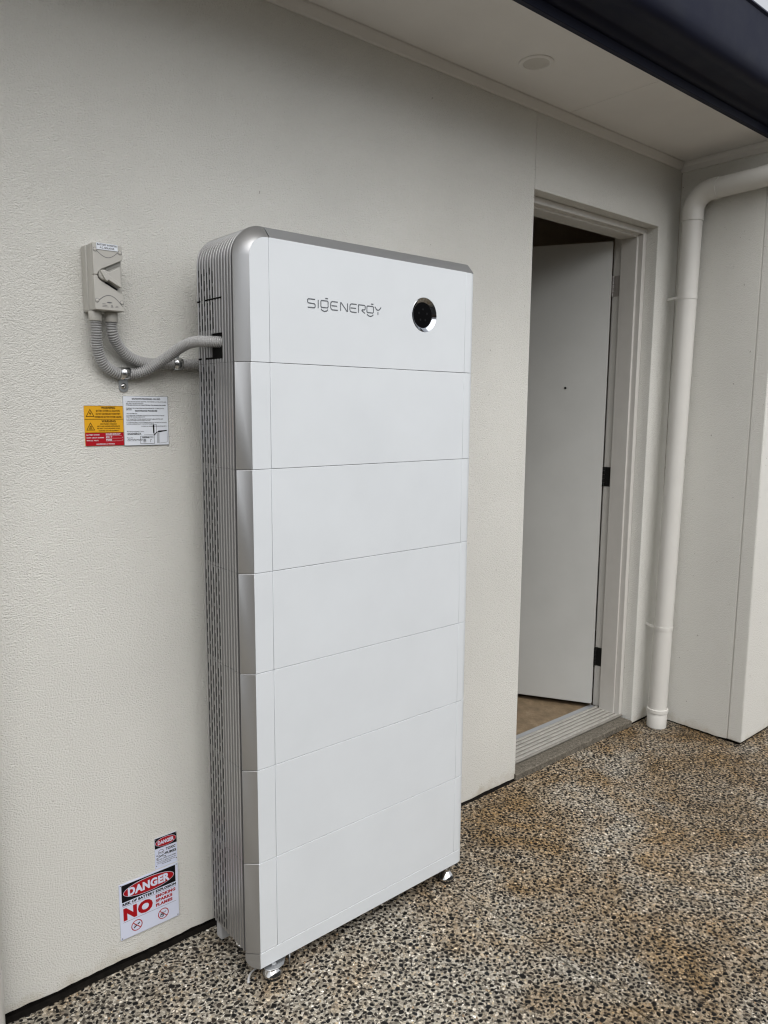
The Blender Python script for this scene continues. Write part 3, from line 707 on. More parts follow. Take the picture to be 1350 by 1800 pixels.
obj('groove_floor', gf, M_groove, inv)
obj('cable_opening', MB().box(-.0250, -.0242, HOLE_Y[0], HOLE_Y[1], HOLE_Z[0], HOLE_Z[1]), M_black, inv)
for ya, yb_ in ((-.238, -.146), (-.128, -.104)):
    for za, zb in ((1.7265, 1.7315), (1.8760, 1.8805)):
        obj('cover_seam', MB().box(XG - .0012, XG + .001, ya, yb_, za, zb), M_black, inv)
obj('vent_slot', slots(1.795, 1.965), M_black, inv)
shg = MB(); a_ = [(x, z) for x, z in path_pts(.0246)]; b_ = [(x, z) for x, z in path_pts(.012)]
shg.prism(a_ + b_[::-1], YF + .0306, Y_R0 - .0006, 'y')
obj('shadow_gap', shg, M_gap, inv)
# display ring
ring = MB(); seg = 56
prf = [(.0496, .0040), (.0496, .0002), (.0490, -.0004), (.0482, .0000), (.0400, .0070), (.0366, .0082)]
for r, d in prf:
    for k in range(seg): ring.v.append((CX + r * math.cos(2 * math.pi * k / seg), YF + d, CZ + r * math.sin(2 * math.pi * k / seg)))
for l in range(len(prf) - 1):
    for k in range(seg): ring.f.append((l * seg + k, l * seg + (k + 1) % seg, (l + 1) * seg + (k + 1) % seg, (l + 1) * seg + k))
obj('display_ring', ring, M_ring, inv, smooth=True)
obj('display_face', MB().lathe([(.0372, 0), (.0372, .0008), (.001, .0012)], (CX, YF + .0085, CZ), 'y', 48), M_gloss, inv, smooth=True)
ic = MB()
for k in range(5):
    a = rad(90 + 72 * k); disc(ic, CX + .017 * math.cos(a), CZ + .017 * math.sin(a), .0035, .0035, YF + .0068, 14)
obj('status_icons', ic, M_icon, inv)
# front panel needs a hole: the ring stands proud of a dark cup instead
# logo strokes
lg = MB(); yl = YF - .0005
LX0, LW = .1715, .0262
CH = .0215; zb_ = 1.8632
ST = .0028
def LP(x, pts): return [(x + a * .0235, zb_ + b * CH) for a, b in pts]
xs = [.1715, .2030, .2115, .2440, .2770, .3075, .3375, .3660, .3935]
def S(x): stroke(lg, LP(x, [(1, 1), (.12, 1), (0, .9), (0, .62), (.1, .52), (.9, .48), (1, .38), (1, .1), (.9, 0), (0, 0)]), ST, yl)
def I(x): stroke(lg, [(x, zb_), (x, zb_ + CH)], ST, yl)
def G(x):
    stroke(lg, LP(x, [(.1, .98), (.9, .98), (1, .88), (1, .28), (.9, .16), (.1, .16), (0, .28), (0, .88)]), ST, yl, True)
    stroke(lg, LP(x, [(.62, 1.27), (.98, 1.27)]), ST * 1.1, yl)
    stroke(lg, LP(x, [(.02, -.04), (.2, -.22), (.5, -.30), (.8, -.22), (.98, -.04)]), ST, yl)
def Eg(x):
    stroke(lg, LP(x, [(1, 1), (.22, 1), (.06, .9), (0, .7), (0, .3), (.06, .1), (.22, 0), (1, 0)]), ST, yl); stroke(lg, LP(x, [(.12, .5), (.9, .5)]), ST, yl)
def Nn(x): stroke(lg, LP(x, [(0, 0), (0, .98), (.08, 1), (.92, 0), (1, .02), (1, 1)]), ST, yl)
def Rn(x): stroke(lg, LP(x, [(0, 0), (0, 1), (.88, 1), (1, .9), (1, .55), (.88, .44), (.55, .42), (.5, .32), (.98, 0)]), ST, yl)
def Yn(x): stroke(lg, LP(x, [(0, 1), (.3, .66), (.5, .58), (.7, .66), (1, 1)]), ST, yl); stroke(lg, LP(x, [(.5, .36), (.5, -.02)]), ST, yl)
S(.1715); I(.2050); G(.2135); Eg(.2455); Nn(.2785); Eg(.3100); Rn(.3400); G(.3695) ; Yn(.3975)
obj('logo', lg, M_logo, inv)

# --- base plinth with feet
zb0 = .049
pl = MB().prism([(0.0, zb0), (.780, zb0), (.780, Z0 - GAP / 2), (0.0, Z0 - GAP / 2)], YF, YF + .03, 'y')
base = obj('base_plinth', MB().box(.002, XE - .02, YF + .031, YB - .02, zb0 + .012, Z0 - GAP / 2), M_core, bt)
bo = [(.0004, YF)] + [(.780 + RC * math.sin(rad(a)), YF + RC - RC * math.cos(rad(a))) for a in range(0, 91, 9)] + [(XE, YF + .06), (XE - .01, YF + .06), (.775, YF + .03), (.0004, YF + .03)]
obj('front_skirt', MB().prism(bo, zb0, Z0 - GAP / 2, 'z'), M_white, base, bevel=.0008)
rows = []
for i in range(13):
    z = zb0 + (Z0 - GAP / 2 - zb0) * i / 12; t = max(0.0, (zb0 + .032 - z) / .032); o = .030 * math.sqrt(max(0, 1 - t * t)) if t > 0 else .030
    o = max(o, .0012)
    rows.append([(0.0, YF, z), (-o, YF + .933 * o, z), (-o - .0002, YF + .933 * o + .0015, z), (-o * .6, YF + .933 * o + .0015, z), (0, YF + .02, z)])
ct = MB().loft(rows, True); ct.add(rows[0], [(0, 1, 2, 3, 4)]); ct.add(rows[-1], [(0, 1, 2, 3, 4)])
obj('corner_trim', ct, M_silver, base, smooth=True)
obj('rear_leg', MB().box(-.012, .03, -.125, -.095, .022, Z0), M_core, base, bevel=.003)
def foot(x, y):
    f_ = obj('foot', MB().lathe([(.0255, FZ + .007), (.0285, FZ + .009), (.0290, FZ + .0125), (.0285, FZ + .0145), (.0130, FZ + .0340), (.0105, FZ + .0352), (.0100, FZ + .0400), (.0060, FZ + .0405), (.0060, .062)], (x, y, 0), 'z', 40), M_chrome, bt, smooth=True)
    obj('rubber_pad', MB().lathe([(.022, FZ + .0005), (.0265, FZ + .002), (.0265, FZ + .0068), (.022, FZ + .0072)], (x, y, 0), 'z', 32), M_rubber, f_, smooth=True)
    return f_
foot(.052, -.309); foot(.750, -.309); foot(.052, -.145); foot(.750, -.145)
# bent galvanised foot bracket under the left front corner
fb = MB(); out = [(.014, -.3345), (.022, -.344), (.046, -.351), (.066, -.346), (.088, -.322), (.094, -.300), (.014, -.300)]
n = len(out)
def tz(x, y): return .0400 - (y + .33) * -.06
fb.add([(x, y, tz(x, y)) for x, y in out] + [(x, y, tz(x, y) + .003) for x, y in out], [tuple(range(n))[::-1], tuple(range(n, 2 * n))] + [(i, (i + 1) % n, n + (i + 1) % n, n + i) for i in range(n)])
fbo = obj('foot_bracket', fb, M_galv, bt, bevel=.001)
obj('bracket_bolt', MB().lathe([(.0075, 0), (.0075, .006), (.005, .0072)], (.042, -.333, .0425), 'z', 6), M_galv, fbo)
tab = MB(); rows = []
for i in range(9):
    t = i / 8; rows.append([(.092 + .012 * math.sin(t * 1.5), -.334 + .03 * t, .012 + .004 * t), (.095 + .016 * math.sin(t * 2.2), -.330 + .034 * t, .046)])
tab.loft(rows)
tb = obj('bracket_tab', tab, M_galv, fbo, smooth=True); sm = tb.modifiers.new('t', 'SOLIDIFY'); sm.thickness = .002

# curled offcut of plastic strip
sc = MB(); rows = []
A_, B_, C_ = Vector((-.017, -.293)), Vector((-.008, -.270)), Vector((.026, -.262))
for i in range(13):
    t = i / 12; p = A_ * (1 - t) ** 2 + B_ * 2 * t * (1 - t) + C_ * t * t; d = ((B_ - A_) * (1 - t) + (C_ - B_) * t).normalized(); nn = Vector((-d.y, d.x))
    zc = FZ + .0015 + .0075 * math.sin(t * 2.6); w = .0038 * (1 - .35 * t)
    rows.append([(p.x - nn.x * w, p.y - nn.y * w, zc), (p.x, p.y, zc + .0018), (p.x + nn.x * w, p.y + nn.y * w, zc + .0004)])
sc.loft(rows)
so = obj('plastic_strip', sc, M_scrap, smooth=True, loc=(0, -.29, FZ))
tag(so, 'small curled white plastic strip lying on the paving beside the chrome foot', 'plastic strip')
m_ = so.modifiers.new('t', 'SOLIDIFY'); m_.thickness = .0015

# ================================================================== ISOLATOR SWITCH
IX, IZ = -.2905, 1.840; YI = -.080
iso = thing('isolator_switch', 'grey rotary isolator switch box on the wall above the conduits', 'switch', (IX + .037, 0, IZ))
W_, H_ = .0745, .1605
def ip(pts): return [(IX + a, IZ + b) for a, b in pts]
obj('back_box', MB().prism(ip([(-.002, -.001), (W_ + .001, -.001), (W_ + .001, H_ + .001), (-.002, H_ + .001)]), -.036, -.0005, 'y'), M_iso, iso, bevel=.004)
obj('gasket', MB().prism(ip([(.001, .001), (W_ - .001, .001), (W_ - .001, H_ - .001), (.001, H_ - .001)]), -.0395, -.0355, 'y'), M_iso_d, iso)
cov = obj('cover', MB().prism(ip([(0, 0), (W_, 0), (W_, H_), (0, H_)]), -.0690, -.0392, 'y'), M_iso, iso, bevel=.003)
obj('upper_face', MB().prism(ip([(.0005, .098), (.0005, H_ - .0005), (W_ - .0005, H_ - .0005), (W_ - .0005, .126), (.034, .1050), (.022, .1000), (.014, .093), (.010, .0845), (.0005, .0845)]), YI, -.0685, 'y'), M_iso, cov, bevel=.0015)
obj('lower_face', MB().prism(ip([(.0005, .0005), (.0005, .0835), (.0100, .0835), (.0112, .077), (.016, .072), (.026, .0665), (W_ - .0005, .0415), (W_ - .0005, .0005)]), YI, -.0685, 'y'), M_iso, cov, bevel=.0015)
obj('pointer_plate', MB().prism(ip([(.036, .0915), (.0700, .1095), (.0705, .062), (.040, .080)]), -.0745, -.0685, 'y'), M_iso, cov, bevel=.001)
obj('upper_recess_step', MB().prism(ip([(.034, .0965), (.0715, .1155), (.0715, .1235), (.033, .1035)]), -.0715, -.0685, 'y'), M_iso_d, cov, bevel=.0006)
# handle: round hub with a straight lever
hb = obj('handle', MB().lathe([(.0125, -.012), (.0125, .0035), (.0105, .0055), (.002, .006)], (IX + .0250, YI, IZ + .0845), 'y', 28), M_iso, iso, smooth=True)
obj('lever', MB().prism(ip([(.0140, .0930), (.0185, .0960), (.0675, .0625), (.0640, .0565), (.0330, .0730), (.0310, .0690), (.0250, .0730)]), -.0905, -.0745, 'y'), M_iso, hb, bevel=.0012)
obj('lever_painted_shade', MB().prism(ip([(.0330, .0705), (.0630, .0553), (.0610, .0520), (.0310, .0670)]), -.0700, -.0686, 'y'), M_gap, cov)  # thin dark strip that paints the shade below the lever
for a, b in ((.0064, .1440), (.0680, .1430), (.0064, .0224), (.0685, .0219)):
    sw = obj('cover_screw', MB().lathe([(.0042, -.001), (.0042, .0010), (.0030, .0016), (.001, .0017)], (IX + a, YI, IZ + b), 'y', 16), M_iso, iso, smooth=True)
    w = MB(); ringflat(w, IX + a, IZ + b, .0052, .0052, .0010, YI - .0004, 20); obj('screw_recess', w, M_inkgrey, sw)
aw = MB(); aw2 = MB(); stroke(aw, [(IX + .0090 + .0535 * t, IZ + .1425 - .0150 * math.sin(math.pi * t)) for t in [i / 16 for i in range(17)]], .0012, YI - .0004)
stroke(aw2, [(IX + .0100 + .0600 * t, IZ + .0225 + .0165 * math.sin(math.pi * t) - .010 * t * t) for t in [i / 16 for i in range(17)]], .0014, YI - .0004)
obj('moulded_arc', aw, M_inkgrey, cov); obj('moulded_arc', aw2, M_inkgrey, cov)
pl_ = MB(); disc(pl_, IX + .0370, IZ + .0195, .0068, .0016, YI - .0004, 16)
for a0, a1, b in ((.019, .028, .0150), (.019, .031, .0115), (.019, .034, .0080), (.040, .046, .0080), (.052, .058, .0115), (.051, .059, .0085)): rect(pl_, IX + a0, IX + a1, IZ + b, IZ + b + .0009, YI - .0004)
pl_.add([(IX + .040, YI - .0004, IZ + .0105), (IX + .0455, YI - .0004, IZ + .0105), (IX + .0428, YI - .0004, IZ + .0150)], [(0, 1, 2)])
obj('rating_print', pl_, M_inkgrey, cov)
lp = obj('label_plate', MB().prism(ip([(.0098, .1450), (.0622, .1455), (.0622, .1605), (.0098, .1605)]), YI - .0016, YI - .0002, 'y'), M_label, iso)
t_ = MB(); put_text(t_, 'BATTERY INVERTER', IX + .0118, IX + .0602, IZ + .1545, IZ + .1587, YI - .0019, .02); put_text(t_, 'A.C. ISOLATOR', IX + .0175, IX + .0540, IZ + .1478, IZ + .1522, YI - .0019, .02)
obj('lettering', t_, M_ink, lp)
GL = ((-.278, 'l'), (-.2375, 'r'))
for gx, _ in GL:
    obj('gland', MB().lathe([(.0155, 0), (.0162, .001), (.0162, .0225), (.0150, .0240)], (gx, -.0450, 1.8155), 'z', 24), M_iso, iso, smooth=True)

# ---- corrugated conduits
def catmull(P, step=.00150):
    P = [Vector(p) for p in P]; P = [P[0] * 2 - P[1]] + P + [P[-1] * 2 - P[-2]]; out = []
    for i in range(1, len(P) - 2):
        a, b, c, d = P[i - 1:i + 3]
        for k in range(40):
            t = k / 40; out.append(.5 * ((2 * b) + (c - a) * t + (2 * a - 5 * b + 4 * c - d) * t * t + (3 * b - a - 3 * c + d) * t ** 3))
    out.append(P[-2]); res = [out[0]]; acc = 0
    for i in range(1, len(out)):
        seg = out[i] - out[i - 1]; l = seg.length; pos = 0
        while acc + (l - pos) >= step:
            pos += step - acc; acc = 0; res.append(out[i - 1] + seg * (pos / l))
        acc += l - pos
    return res
def conduit(P, label):
    path = catmull(P); pat = (.0147, .0145, .0110, .0106)
    o = obj('flexible_conduit', MB().tube(path, [pat[i % 4] for i in range(len(path))], 18), M_conduit, smooth=True, loc=tuple(path[0]))
    for p in o.data.polygons: p.use_smooth = False
    tag(o, label, 'conduit', 'corrugated conduits below the isolator switch'); return o
conduit([(-.278, -.045, 1.820), (-.2765, -.042, 1.787), (-.274, -.036, 1.760), (-.268, -.030, 1.737), (-.256, -.024, 1.714), (-.234, -.0185, 1.6965), (-.212, -.0165, 1.6885), (-.193, -.0165, 1.6880), (-.1665, -.020, 1.6905), (-.140, -.030, 1.7010), (-.118, -.045, 1.7180), (-.100, -.062, 1.7325), (-.081, -.088, 1.7530), (-.067, -.118, 1.7670), (-.056, -.155, 1.7720), (-.046, -.190, 1.7705), (-.022, -.222, 1.7690), (-.012, -.235, 1.7690)],
        'grey corrugated conduit that rises from the lower clamp into the side of the battery tower')
conduit([(-.2375, -.045, 1.820), (-.235, -.041, 1.792), (-.222, -.032, 1.767), (-.200, -.024, 1.7430), (-.170, -.0185, 1.7260), (-.136, -.0160, 1.7185), (-.102, -.0155, 1.7180), (-.063, -.0155, 1.7190), (.0, -.0155, 1.7210), (.12, -.0155, 1.7220)],
        'grey corrugated conduit that runs flat along the wall and disappears behind the battery tower')
def clamp(cx, cz, below, ang, label):
    th = thing('pipe_clamp', label, 'clamp', (cx, 0, cz), 'metal clamps holding the conduits')
    def R(x, z): c, s_ = math.cos(ang), math.sin(ang); return (cx + x * c - z * s_, cz + x * s_ + z * c)
    rows = []
    sg = -1 if below else 1
    for i in range(19):
        a = math.pi * i / 18; v = -math.cos(a) * .0163; d = -.0165 - math.sin(a) * .0150 if 0 < i < 18 else -.004
        rows.append([(R(x, v * sg)[0], d, R(x, v * sg)[1]) for x in (-.0130, .0130)])
    sd_ = MB().loft(rows); so_ = obj('saddle', sd_, M_chrome, th, smooth=True); q_ = so_.modifiers.new('t', 'SOLIDIFY'); q_.thickness = .0014; sd_me = so_.data; sd_me.materials.clear(); sd_me.materials.append(M_zinc)
    e = sg * 1
    outl = [(-.0125, .0150), (.0125, .0150), (.0125, .040), (.0085, .0465), (0, .0490), (-.0085, .0465), (-.0125, .040)]
    outl = [R(x, z * e) for x, z in outl]
    ft = obj('foot_plate', MB().prism(outl, -.0032, -.0012, 'y'), M_galv, th, bevel=.0006)
    c = R(0, .0330 * e)
    hb_ = obj('fixing_screw', MB().lathe([(.0082, .0032), (.0082, .0040), (.0070, .0056), (.0045, .0070), (.0028, .0073), (.0024, .0058), (.0005, .0058)], (c[0], 0, c[1]), 'y', 22), M_chrome, th, smooth=True)
clamp(-.1975, 1.6890, True, rad(2), 'shiny metal clamp on the lower conduit, its screw plate pointing down')
clamp(-.0480, 1.7195, False, rad(3), 'metal clamp half hidden behind the crossing conduit, its screw plate pointing up')

# ================================================================== SIGNS
def sign_plate(name, x0, x1, z0, z1, y0, y1, m, parent): return obj(name, MB().box(x0, x1, y1, y0, z0, z1), m, parent, bevel=.0005)
# warning label, yellow over red
x0, x1, z0, z1 = -.3025, -.2005, 1.4995, 1.6040; Y1 = -.0022; YP = Y1 - .0003; YQ = YP - .0003
wl = thing('warning_sign', 'small yellow and red WARNING sign under the conduits, left of the white notice', 'sign', ((x0 + x1) / 2, 0, z0))
sign_plate('plate', x0, x1, z0, z1, -.0003, Y1, M_yellow, wl)
rd = MB(); rect(rd, x0 + .0003, x1 - .0003, z0 + .0003, z0 + .0345, YP); obj('red_band', rd, M_red, wl)
k = MB()
zm = z0 + .0345 + .0350
rect(k, x0, x1, zm - .0005, zm + .0005, YP); rect(k, x0, x1, z0 + .0343, z0 + .0350, YQ); rect(k, x0, x1, z1 - .0008, z1, YP)
for zz, rowsT in ((zm, ['WARNING', 'BATTERY SYSTEM D.C. ISOLATORS', 'DO NOT DE-ENERGISE THE BATTERY', 'SYSTEM AND BATTERY SYSTEM CABLING']), (z0 + .0345, ['WARNING', 'ARC FLASH HAZARD', 'ARC FLASH HAZARD APPROPRIATE', 'PPE AND TOOLS REQUIRED WHILE', 'WORKING ON THIS EQUIPMENT'])):
    hh = .0350; put_text(k, rowsT[0], x0 + .0440, x0 + .0810, zz + hh - .0082, zz + hh - .0020, YP, .035)
    widths = {'ARC FLASH HAZARD': .045}
    n = len(rowsT) - 1; st = (hh - .0110) / n
    for i, tx in enumerate(rowsT[1:]):
        w = min(.070, .00215 * len(tx)); c = x0 + .0620; zt = zz + hh - .0105 - st * i
        if tx == 'ARC FLASH HAZARD': w = .044
        put_text(k, tx, c - w / 2, c + w / 2, zt - st * .62, zt, YP, .02)
    # triangle with bolt
    c, b = x0 + .0150, zz + .0070
    stroke(k, [(c - .0100, b), (c + .0100, b), (c, b + .0185)], .0014, YP, True)
    if zz == zm: stroke(k, [(c + .0010, b + .0135), (c - .0016, b + .0080), (c + .0018, b + .0084), (c - .0006, b + .0028)], .0013, YP)
    else:
        for dx in (-.0024, 0, .0026): stroke(k, [(c + dx - .001, b + .0030), (c + dx + .0006, b + .0070), (c + dx * .5, b + .0112)], .0011, YP)
        stroke(k, [(c - .005, b + .0026), (c + .005, b + .0026)], .0012, YP)
obj('lettering', k, M_ink, wl)
k = MB()
for i, tx in enumerate(('BATTERY SYSTEM', 'SHORT CIRCUIT CURRENT', 'MAX D.C. VOLTS')):
    zt = z0 + .0302 - i * .0073; w = (.0330, .0455, .0300)[i]
    put_text(k, tx, x0 + .0035, x0 + .0035 + w, zt - .0030, zt, YP - .0003, .03)
    rect(k, x0 + .0530, x1 - .0060, zt - .0036, zt - .0032, YP - .0003)
    if i: put_text(k, 'AV'[i - 1], x1 - .0052, x1 - .0028, zt - .0030, zt, YP - .0003, .02)
put_text(k, 'SIGENERGY', x0 + .0530, x0 + .0930, z0 + .0283, z0 + .0328, YP - .0003, .015, .12)
put_text(k, '2017', x0 + .0530, x0 + .0700, z0 + .0204, z0 + .0255, YP - .0003, .015, .12)
put_text(k, '900', x0 + .0530, x0 + .0690, z0 + .0128, z0 + .0178, YP - .0003, .015, .12)
put_text(k, 'HAZARDOUS D.C. VOLTAGE', x0 + .0280, x0 + .0760, z0 + .0030, z0 + .0062, YP - .0003, .03)
obj('lettering', k, M_label, wl)
# white procedure notice
x0, x1, z0, z1 = -.2008, -.0738, 1.4980, 1.6310
pn = thing('procedure_notice', 'white printed shutdown procedure notice beside the yellow and red sign', 'sign', ((x0 + x1) / 2, 0, z0))
x0 += .0006
sign_plate('plate', x0, x1, z0, z1, -.0003, -.0030, M_label, pn)
YP = -.0033; k = MB(); W = x1 - x0
for pts in ([(x0 + .0004, z0 + .0004), (x1 - .0004, z0 + .0004), (x1 - .0004, z1 - .0004), (x0 + .0004, z1 - .0004)],): stroke(k, pts, .0007, YP, True)
def line(tx, a, w, b, h=.0031, bold=.02): put_text(k, tx, x0 + a, x0 + a + w, z1 - b - h, z1 - b, YP, bold)
line('SHUTDOWN PROCEDURE - ON GRID', .0245, .0800, .0055, .0046, .04)
line('1. TURN OFF THE BATTERY INVERTER, THE INVERTER A.C. ISOLATOR LABEL', .0080, .1140, .0140)
line('AND VERIFY THE UNIT IS ISOLATED', .0080, .0480, .0182)
line('IF THE MAIN SWITCH IS OFF THE BATTERY MAY STILL BE PRODUCING POWER', .0080, .1120, .0230, .0030, .045)
line('TO RESTART THE SYSTEM REVERSE PROCEDURE FROM STEP 1 TO BRING ON THE', .0080, .1060, .0315)
line('SUPPLY AGAIN', .0080, .0150, .0352)
line('MAINTENANCE PROCEDURE', .0330, .0620, .0372, .0048, .04)
line('1. SHUT THE SYSTEM DOWN', .0080, .0300, .0455)
line('2. AT THE BATTERY TOWER PRESS THE ISOLATOR BUTTON ON TOP OF THE UNIT', .0080, .1070, .0510)
line('WHEN THE VOLTAGE IS ZERO, STOP', .0080, .0510, .0550)
line('3. AT THE BATTERY TOWER ISOLATE THE UNIT LABEL AND THE UNIT', .0080, .1030, .0605)
line('TO FOLLOW WHEN THE VOLTAGE IS OFF, STOP', .0080, .0660, .0645)
line('4. IF TURN REQUIRED, LOCATE THE MAIN SWITCH AT THE LEFT OF THE DOOR', .0080, .1130, .0700)
line('SHUTDOWN ONLINE, FOLLOW THE STARTUP PROCEDURE', .0080, .0770, .0740)
line('TO START UP, REVERSE PROCEDURE FROM STEP 4', .0480, .0720, .0800)
line('Manufacturer/Supplier Name:', .0085, .0470, .0935, .0034, .01)
line('SIGENERGY', .0095, .0380, .0985, .0050, .03)
rect(k, x0 + .0085, x0 + .0500, z1 - .1042, z1 - .1038, YP)
line('Phone No:', .0085, .0160, .1105, .0030, .01)
stroke(k, [(x0 + .0090 + .0021 * i, z1 - .1178 + (.0022 if i % 2 else -.0012) + .0006 * math.sin(i * 2.3)) for i in range(21)], .0009, YP)
rect(k, x0 + .0085, x0 + .0600, z1 - .1206, z1 - .1202, YP)
stroke(k, [(x0 + .0500, z1 - .1110), (x0 + .0660, z1 - .1110)], .0014, YP); k.add([(x0 + .0660, YP, z1 - .1126), (x0 + .0660, YP, z1 - .1094), (x0 + .0705, YP, z1 - .1110)], [(0, 1, 2)])
stroke(k, [(x0 + .0450, z0 + .0045), (x0 + .0840, z0 + .0045), (x0 + .0840, z0 + .0250), (x0 + .0450, z0 + .0250)], .0008, YP, True)
rect(k, x0 + .0450, x0 + .0840, z0 + .0196, z0 + .0202, YP)
put_text(k, 'INVERTER', x0 + .050, x0 + .064, z0 + .0210, z0 + .0236, YP); put_text(k, 'BATTERY', x0 + .068, x0 + .081, z0 + .0210, z0 + .0236, YP)
for b in (.0155, .0120, .0085): rect(k, x0 + .053, x0 + .0605, z0 + b, z0 + b + .0016, YP)
stroke(k, [(x0 + .0730, z0 + .008), (x0 + .0730, z0 + .0155), (x0 + .0770, z0 + .0155)], .0008, YP)
# little drawing of a switch and a cabinet
rect(k, x0 + .0810, x0 + .0850, z0 + .0330, z0 + .0560, YP)
stroke(k, [(x0 + .0850, z0 + .0560), (x0 + .0915, z0 + .0560), (x0 + .0915, z0 + .0330)], .0007, YP)
stroke(k, [(x0 + .0830, z0 + .0330), (x0 + .0850, z0 + .0280), (x0 + .0920, z0 + .0360)], .0024, YP)
k.add([(x0 + .0920, YP, z0 + .0350), (x0 + .0965, YP, z0 + .0395), (x0 + .1225, YP, z0 + .0410), (x0 + .1190, YP, z0 + .0380)], [(0, 1, 2, 3)])
for b in (.0925, .0945, .0965): stroke(k, [(x0 + b, z0 + .0050), (x0 + b, z0 + .0345)], .0007, YP)
stroke(k, [(x0 + .0980, z0 + .0050), (x0 + .0985, z0 + .0350), (x0 + .1215, z0 + .0395), (x0 + .1225, z0 + .0080), (x0 + .0980, z0 + .0050)], .0005, YP)
stroke(k, [(x0 + .055, z0 + .0290), (x0 + .0830, z0 + .0290), (x0 + .0830, z0 + .0255)], .0005, YP)
obj('lettering', k, M_ink, pn)

def danger_oval(th, xa, xb, za, zb, y, ol, tw, th_, bold):
    b = MB(); rect(b, xa, xb, za, zb, y); obj('black_panel', b, M_ink, th)
    cx, cz = (xa + xb) / 2, (za + zb) / 2; rx, rz = (xb - xa) / 2 * .945, (zb - za) / 2 * .86
    w = MB(); disc(w, cx, cz, rx, rz, y - .00025, 56); o = obj('oval', w, M_signw, th)
    r = MB(); disc(r, cx, cz, rx - ol, rz - ol, y - .0005, 56); obj('oval_fill', r, M_inkred, o)
    t = MB(); put_text(t, 'DANGER', cx - tw / 2, cx + tw / 2, cz - th_ / 2, cz + th_ / 2, y - .00075, bold); obj('lettering', t, M_signw, o)
def rivets(th, pts, y):
    for a, b in pts:
        obj('rivet', MB().lathe([(.0017, 0), (.0017, .0006), (.0008, .0009)], (a, y, b), 'y', 10), M_inkgrey, th)
# small toxic fumes sign
x0, x1, z0, z1 = -.1572, -.0882, .2480, .3445
tx = thing('toxic_fumes_sign', 'small DANGER TOXIC FUMES sign, partly behind the larger danger sign', 'sign', ((x0 + x1) / 2, 0, z0))
sign_plate('plate', x0, x1, z0, z1, -.0003, -.0018, M_signw, tx)
danger_oval(tx, x0 + .0004, x1 - .0004, z1 - .0330, z1 - .0004, -.0021, .0008, .0500, .0125, .05)
k = MB(); YP = -.0021
put_text(k, 'TOXIC', x0 + .0340, x0 + .0640, z1 - .0475, z1 - .0390, YP, .045); put_text(k, 'FUMES', x0 + .0330, x0 + .0660, z1 - .0605, z1 - .0520, YP, .045)
c, b = x0 + .0190, z1 - .0480
stroke(k, arc(c, b, .0085, -35, 215, 18), .0010, YP); stroke(k, [(c - .0052, b - .0065), (c - .0035, b - .0108), (c + .0035, b - .0108), (c + .0052, b - .0065)], .0010, YP)
disc(k, c - .0035, b - .0005, .0022, .0020, YP, 12); disc(k, c + .0035, b - .0005, .0022, .0020, YP, 12); k.add([(c - .0011, YP, b - .0048), (c + .0011, YP, b - .0048), (c, YP, b - .0022)], [(0, 1, 2)])
for sgn in (-1, 1):
    stroke(k, [(c - sgn * .0125, b - .0165), (c + sgn * .0125, b - .0075)], .0016, YP)
    for e in (-1, 1): disc(k, c + sgn * e * .0128, b - .0120 + e * .0047, .0019, .0019, YP, 10)
put_text(k, 'FIRE WILL CAUSE TOXIC FUMES', x0 + .0050, x0 + .0645, z1 - .0712, z1 - .0676, YP, .03)
for i, tx_ in enumerate(('EVACUATE THE IMMEDIATE AREA AND', 'DO NOT RE-ENTER UNTIL SAFE. CALL', 'THE FIRE BRIGADE')):
    w = (.0600, .0560, .0300)[i]; put_text(k, tx_, x0 + .0345 - w / 2, x0 + .0345 + w / 2, z1 - .0772 - i * .0050, z1 - .0743 - i * .0050, YP, .02)
obj('lettering', k, M_ink, tx)
rivets(tx, [(x0 + .0035, z1 - .0035), (x1 - .0035, z1 - .0035), (x0 + .0035, z0 + .0100), (x1 - .0035, z0 + .0130)], -.0026)
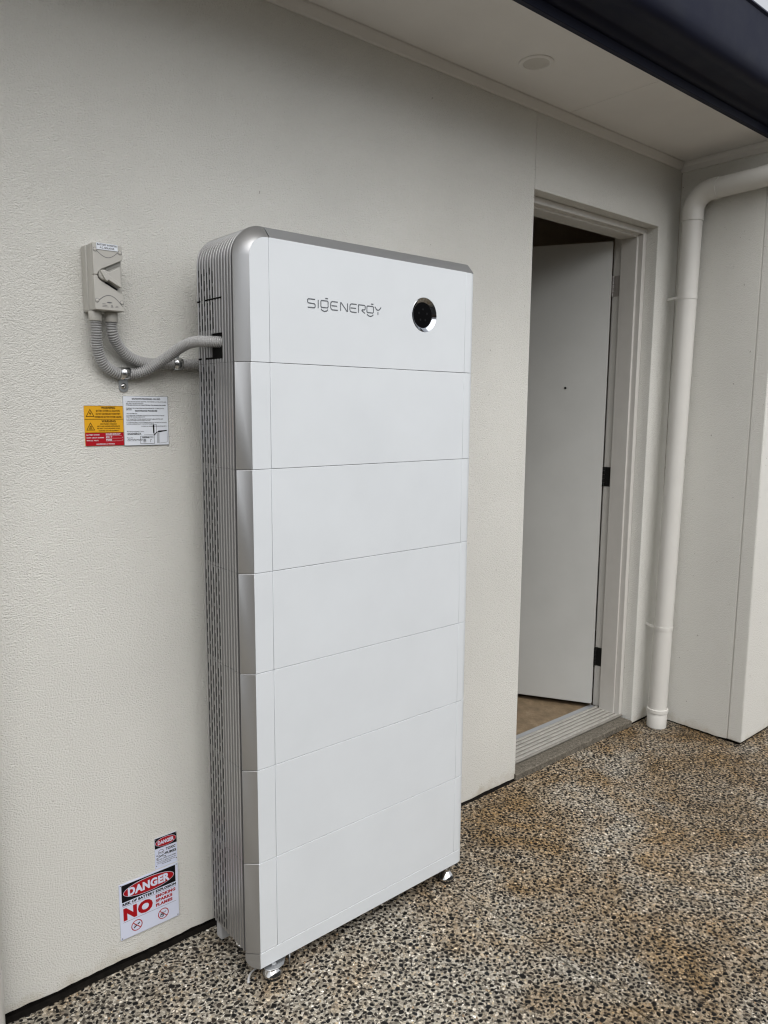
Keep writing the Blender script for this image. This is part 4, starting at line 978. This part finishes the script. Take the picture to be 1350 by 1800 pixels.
# large danger sign
x0, x1, z0, z1 = -.2680, -.0890, .0730, .2460
dg_ = thing('danger_sign', 'large DANGER NO SMOKING SPARKS FLAMES sign low on the wall', 'sign', ((x0 + x1) / 2, 0, z0))
sign_plate('plate', x0, x1, z0, z1, -.0026, -.0048, M_signw, dg_)
YP = -.0051
danger_oval(dg_, x0 + .0070, x1 - .0085, z1 - .0575, z1 - .0045, YP, .0013, .1270, .0260, .055)
k = MB(); put_text(k, 'RISK OF BATTERY EXPLOSION', x0 + .0085, x1 - .0080, z1 - .0688, z1 - .0603, YP, .06)
rect(k, x0 + .0085, x1 - .0080, z1 - .0722, z1 - .0715, YP); rect(k, x0 + .0085, x1 - .0080, z1 - .1205, z1 - .1198, YP)
obj('lettering', k, M_ink, dg_)
k = MB(); put_text(k, 'NO', x0 + .0100, x0 + .0980, z1 - .1165, z1 - .0765, YP, .06)
for i, t in enumerate(('SMOKING', 'SPARKS', 'FLAMES')):
    w = (.0620, .0520, .0520)[i]; put_text(k, t, x0 + .1070, x0 + .1070 + w, z1 - .0862 - i * .0140, z1 - .0762 - i * .0140, YP, .06)
obj('red_lettering', k, M_inkred, dg_)
for cx, kind in ((x0 + .0480, 0), (x0 + .1290, 1)):
    cz = z1 - .1440; p = MB()
    if kind == 0:
        stroke(p, [(cx - .0090, cz - .0062), (cx - .0005, cz - .0004)], .0034, YP); stroke(p, [(cx + .0025, cz + .0014), (cx + .0088, cz + .0056)], .0038, YP); stroke(p, [(cx - .0070, cz + .0060), (cx - .0050, cz + .0020), (cx - .0078, cz - .0010)], .0010, YP)
    else:
        stroke(p, [(cx - .0088, cz - .0075), (cx - .0070, cz + .0010), (cx - .0035, cz - .0030), (cx - .0010, cz + .0040), (cx + .0014, cz - .0040), (cx - .0010, cz - .0080), (cx - .0060, cz - .0085)], .0030, YP); stroke(p, [(cx + .0030, cz + .0018), (cx + .0088, cz + .0048)], .0022, YP)
    pg = obj('pictogram', p, M_ink, dg_)
    r = MB(); ringflat(r, cx, cz, .0168, .0168, .0026, YP - .0002, 40); stroke(r, [(cx - .0108, cz + .0108), (cx + .0108, cz - .0108)], .0024, YP - .0003)
    obj('prohibition_ring', r, M_inkred, pg)
rivets(dg_, [(x0 + .0045, z0 + .0050), (x1 - .0045, z0 + .0050), (x0 + .0045, z1 - .0035), (x1 - .0050, z1 - .0040)], -.0048)

bpy.context.view_layer.update()
print('pebbles', NPEB, 'tris', sum(len(o.data.polygons) for o in bpy.data.objects if o.type == 'MESH'))
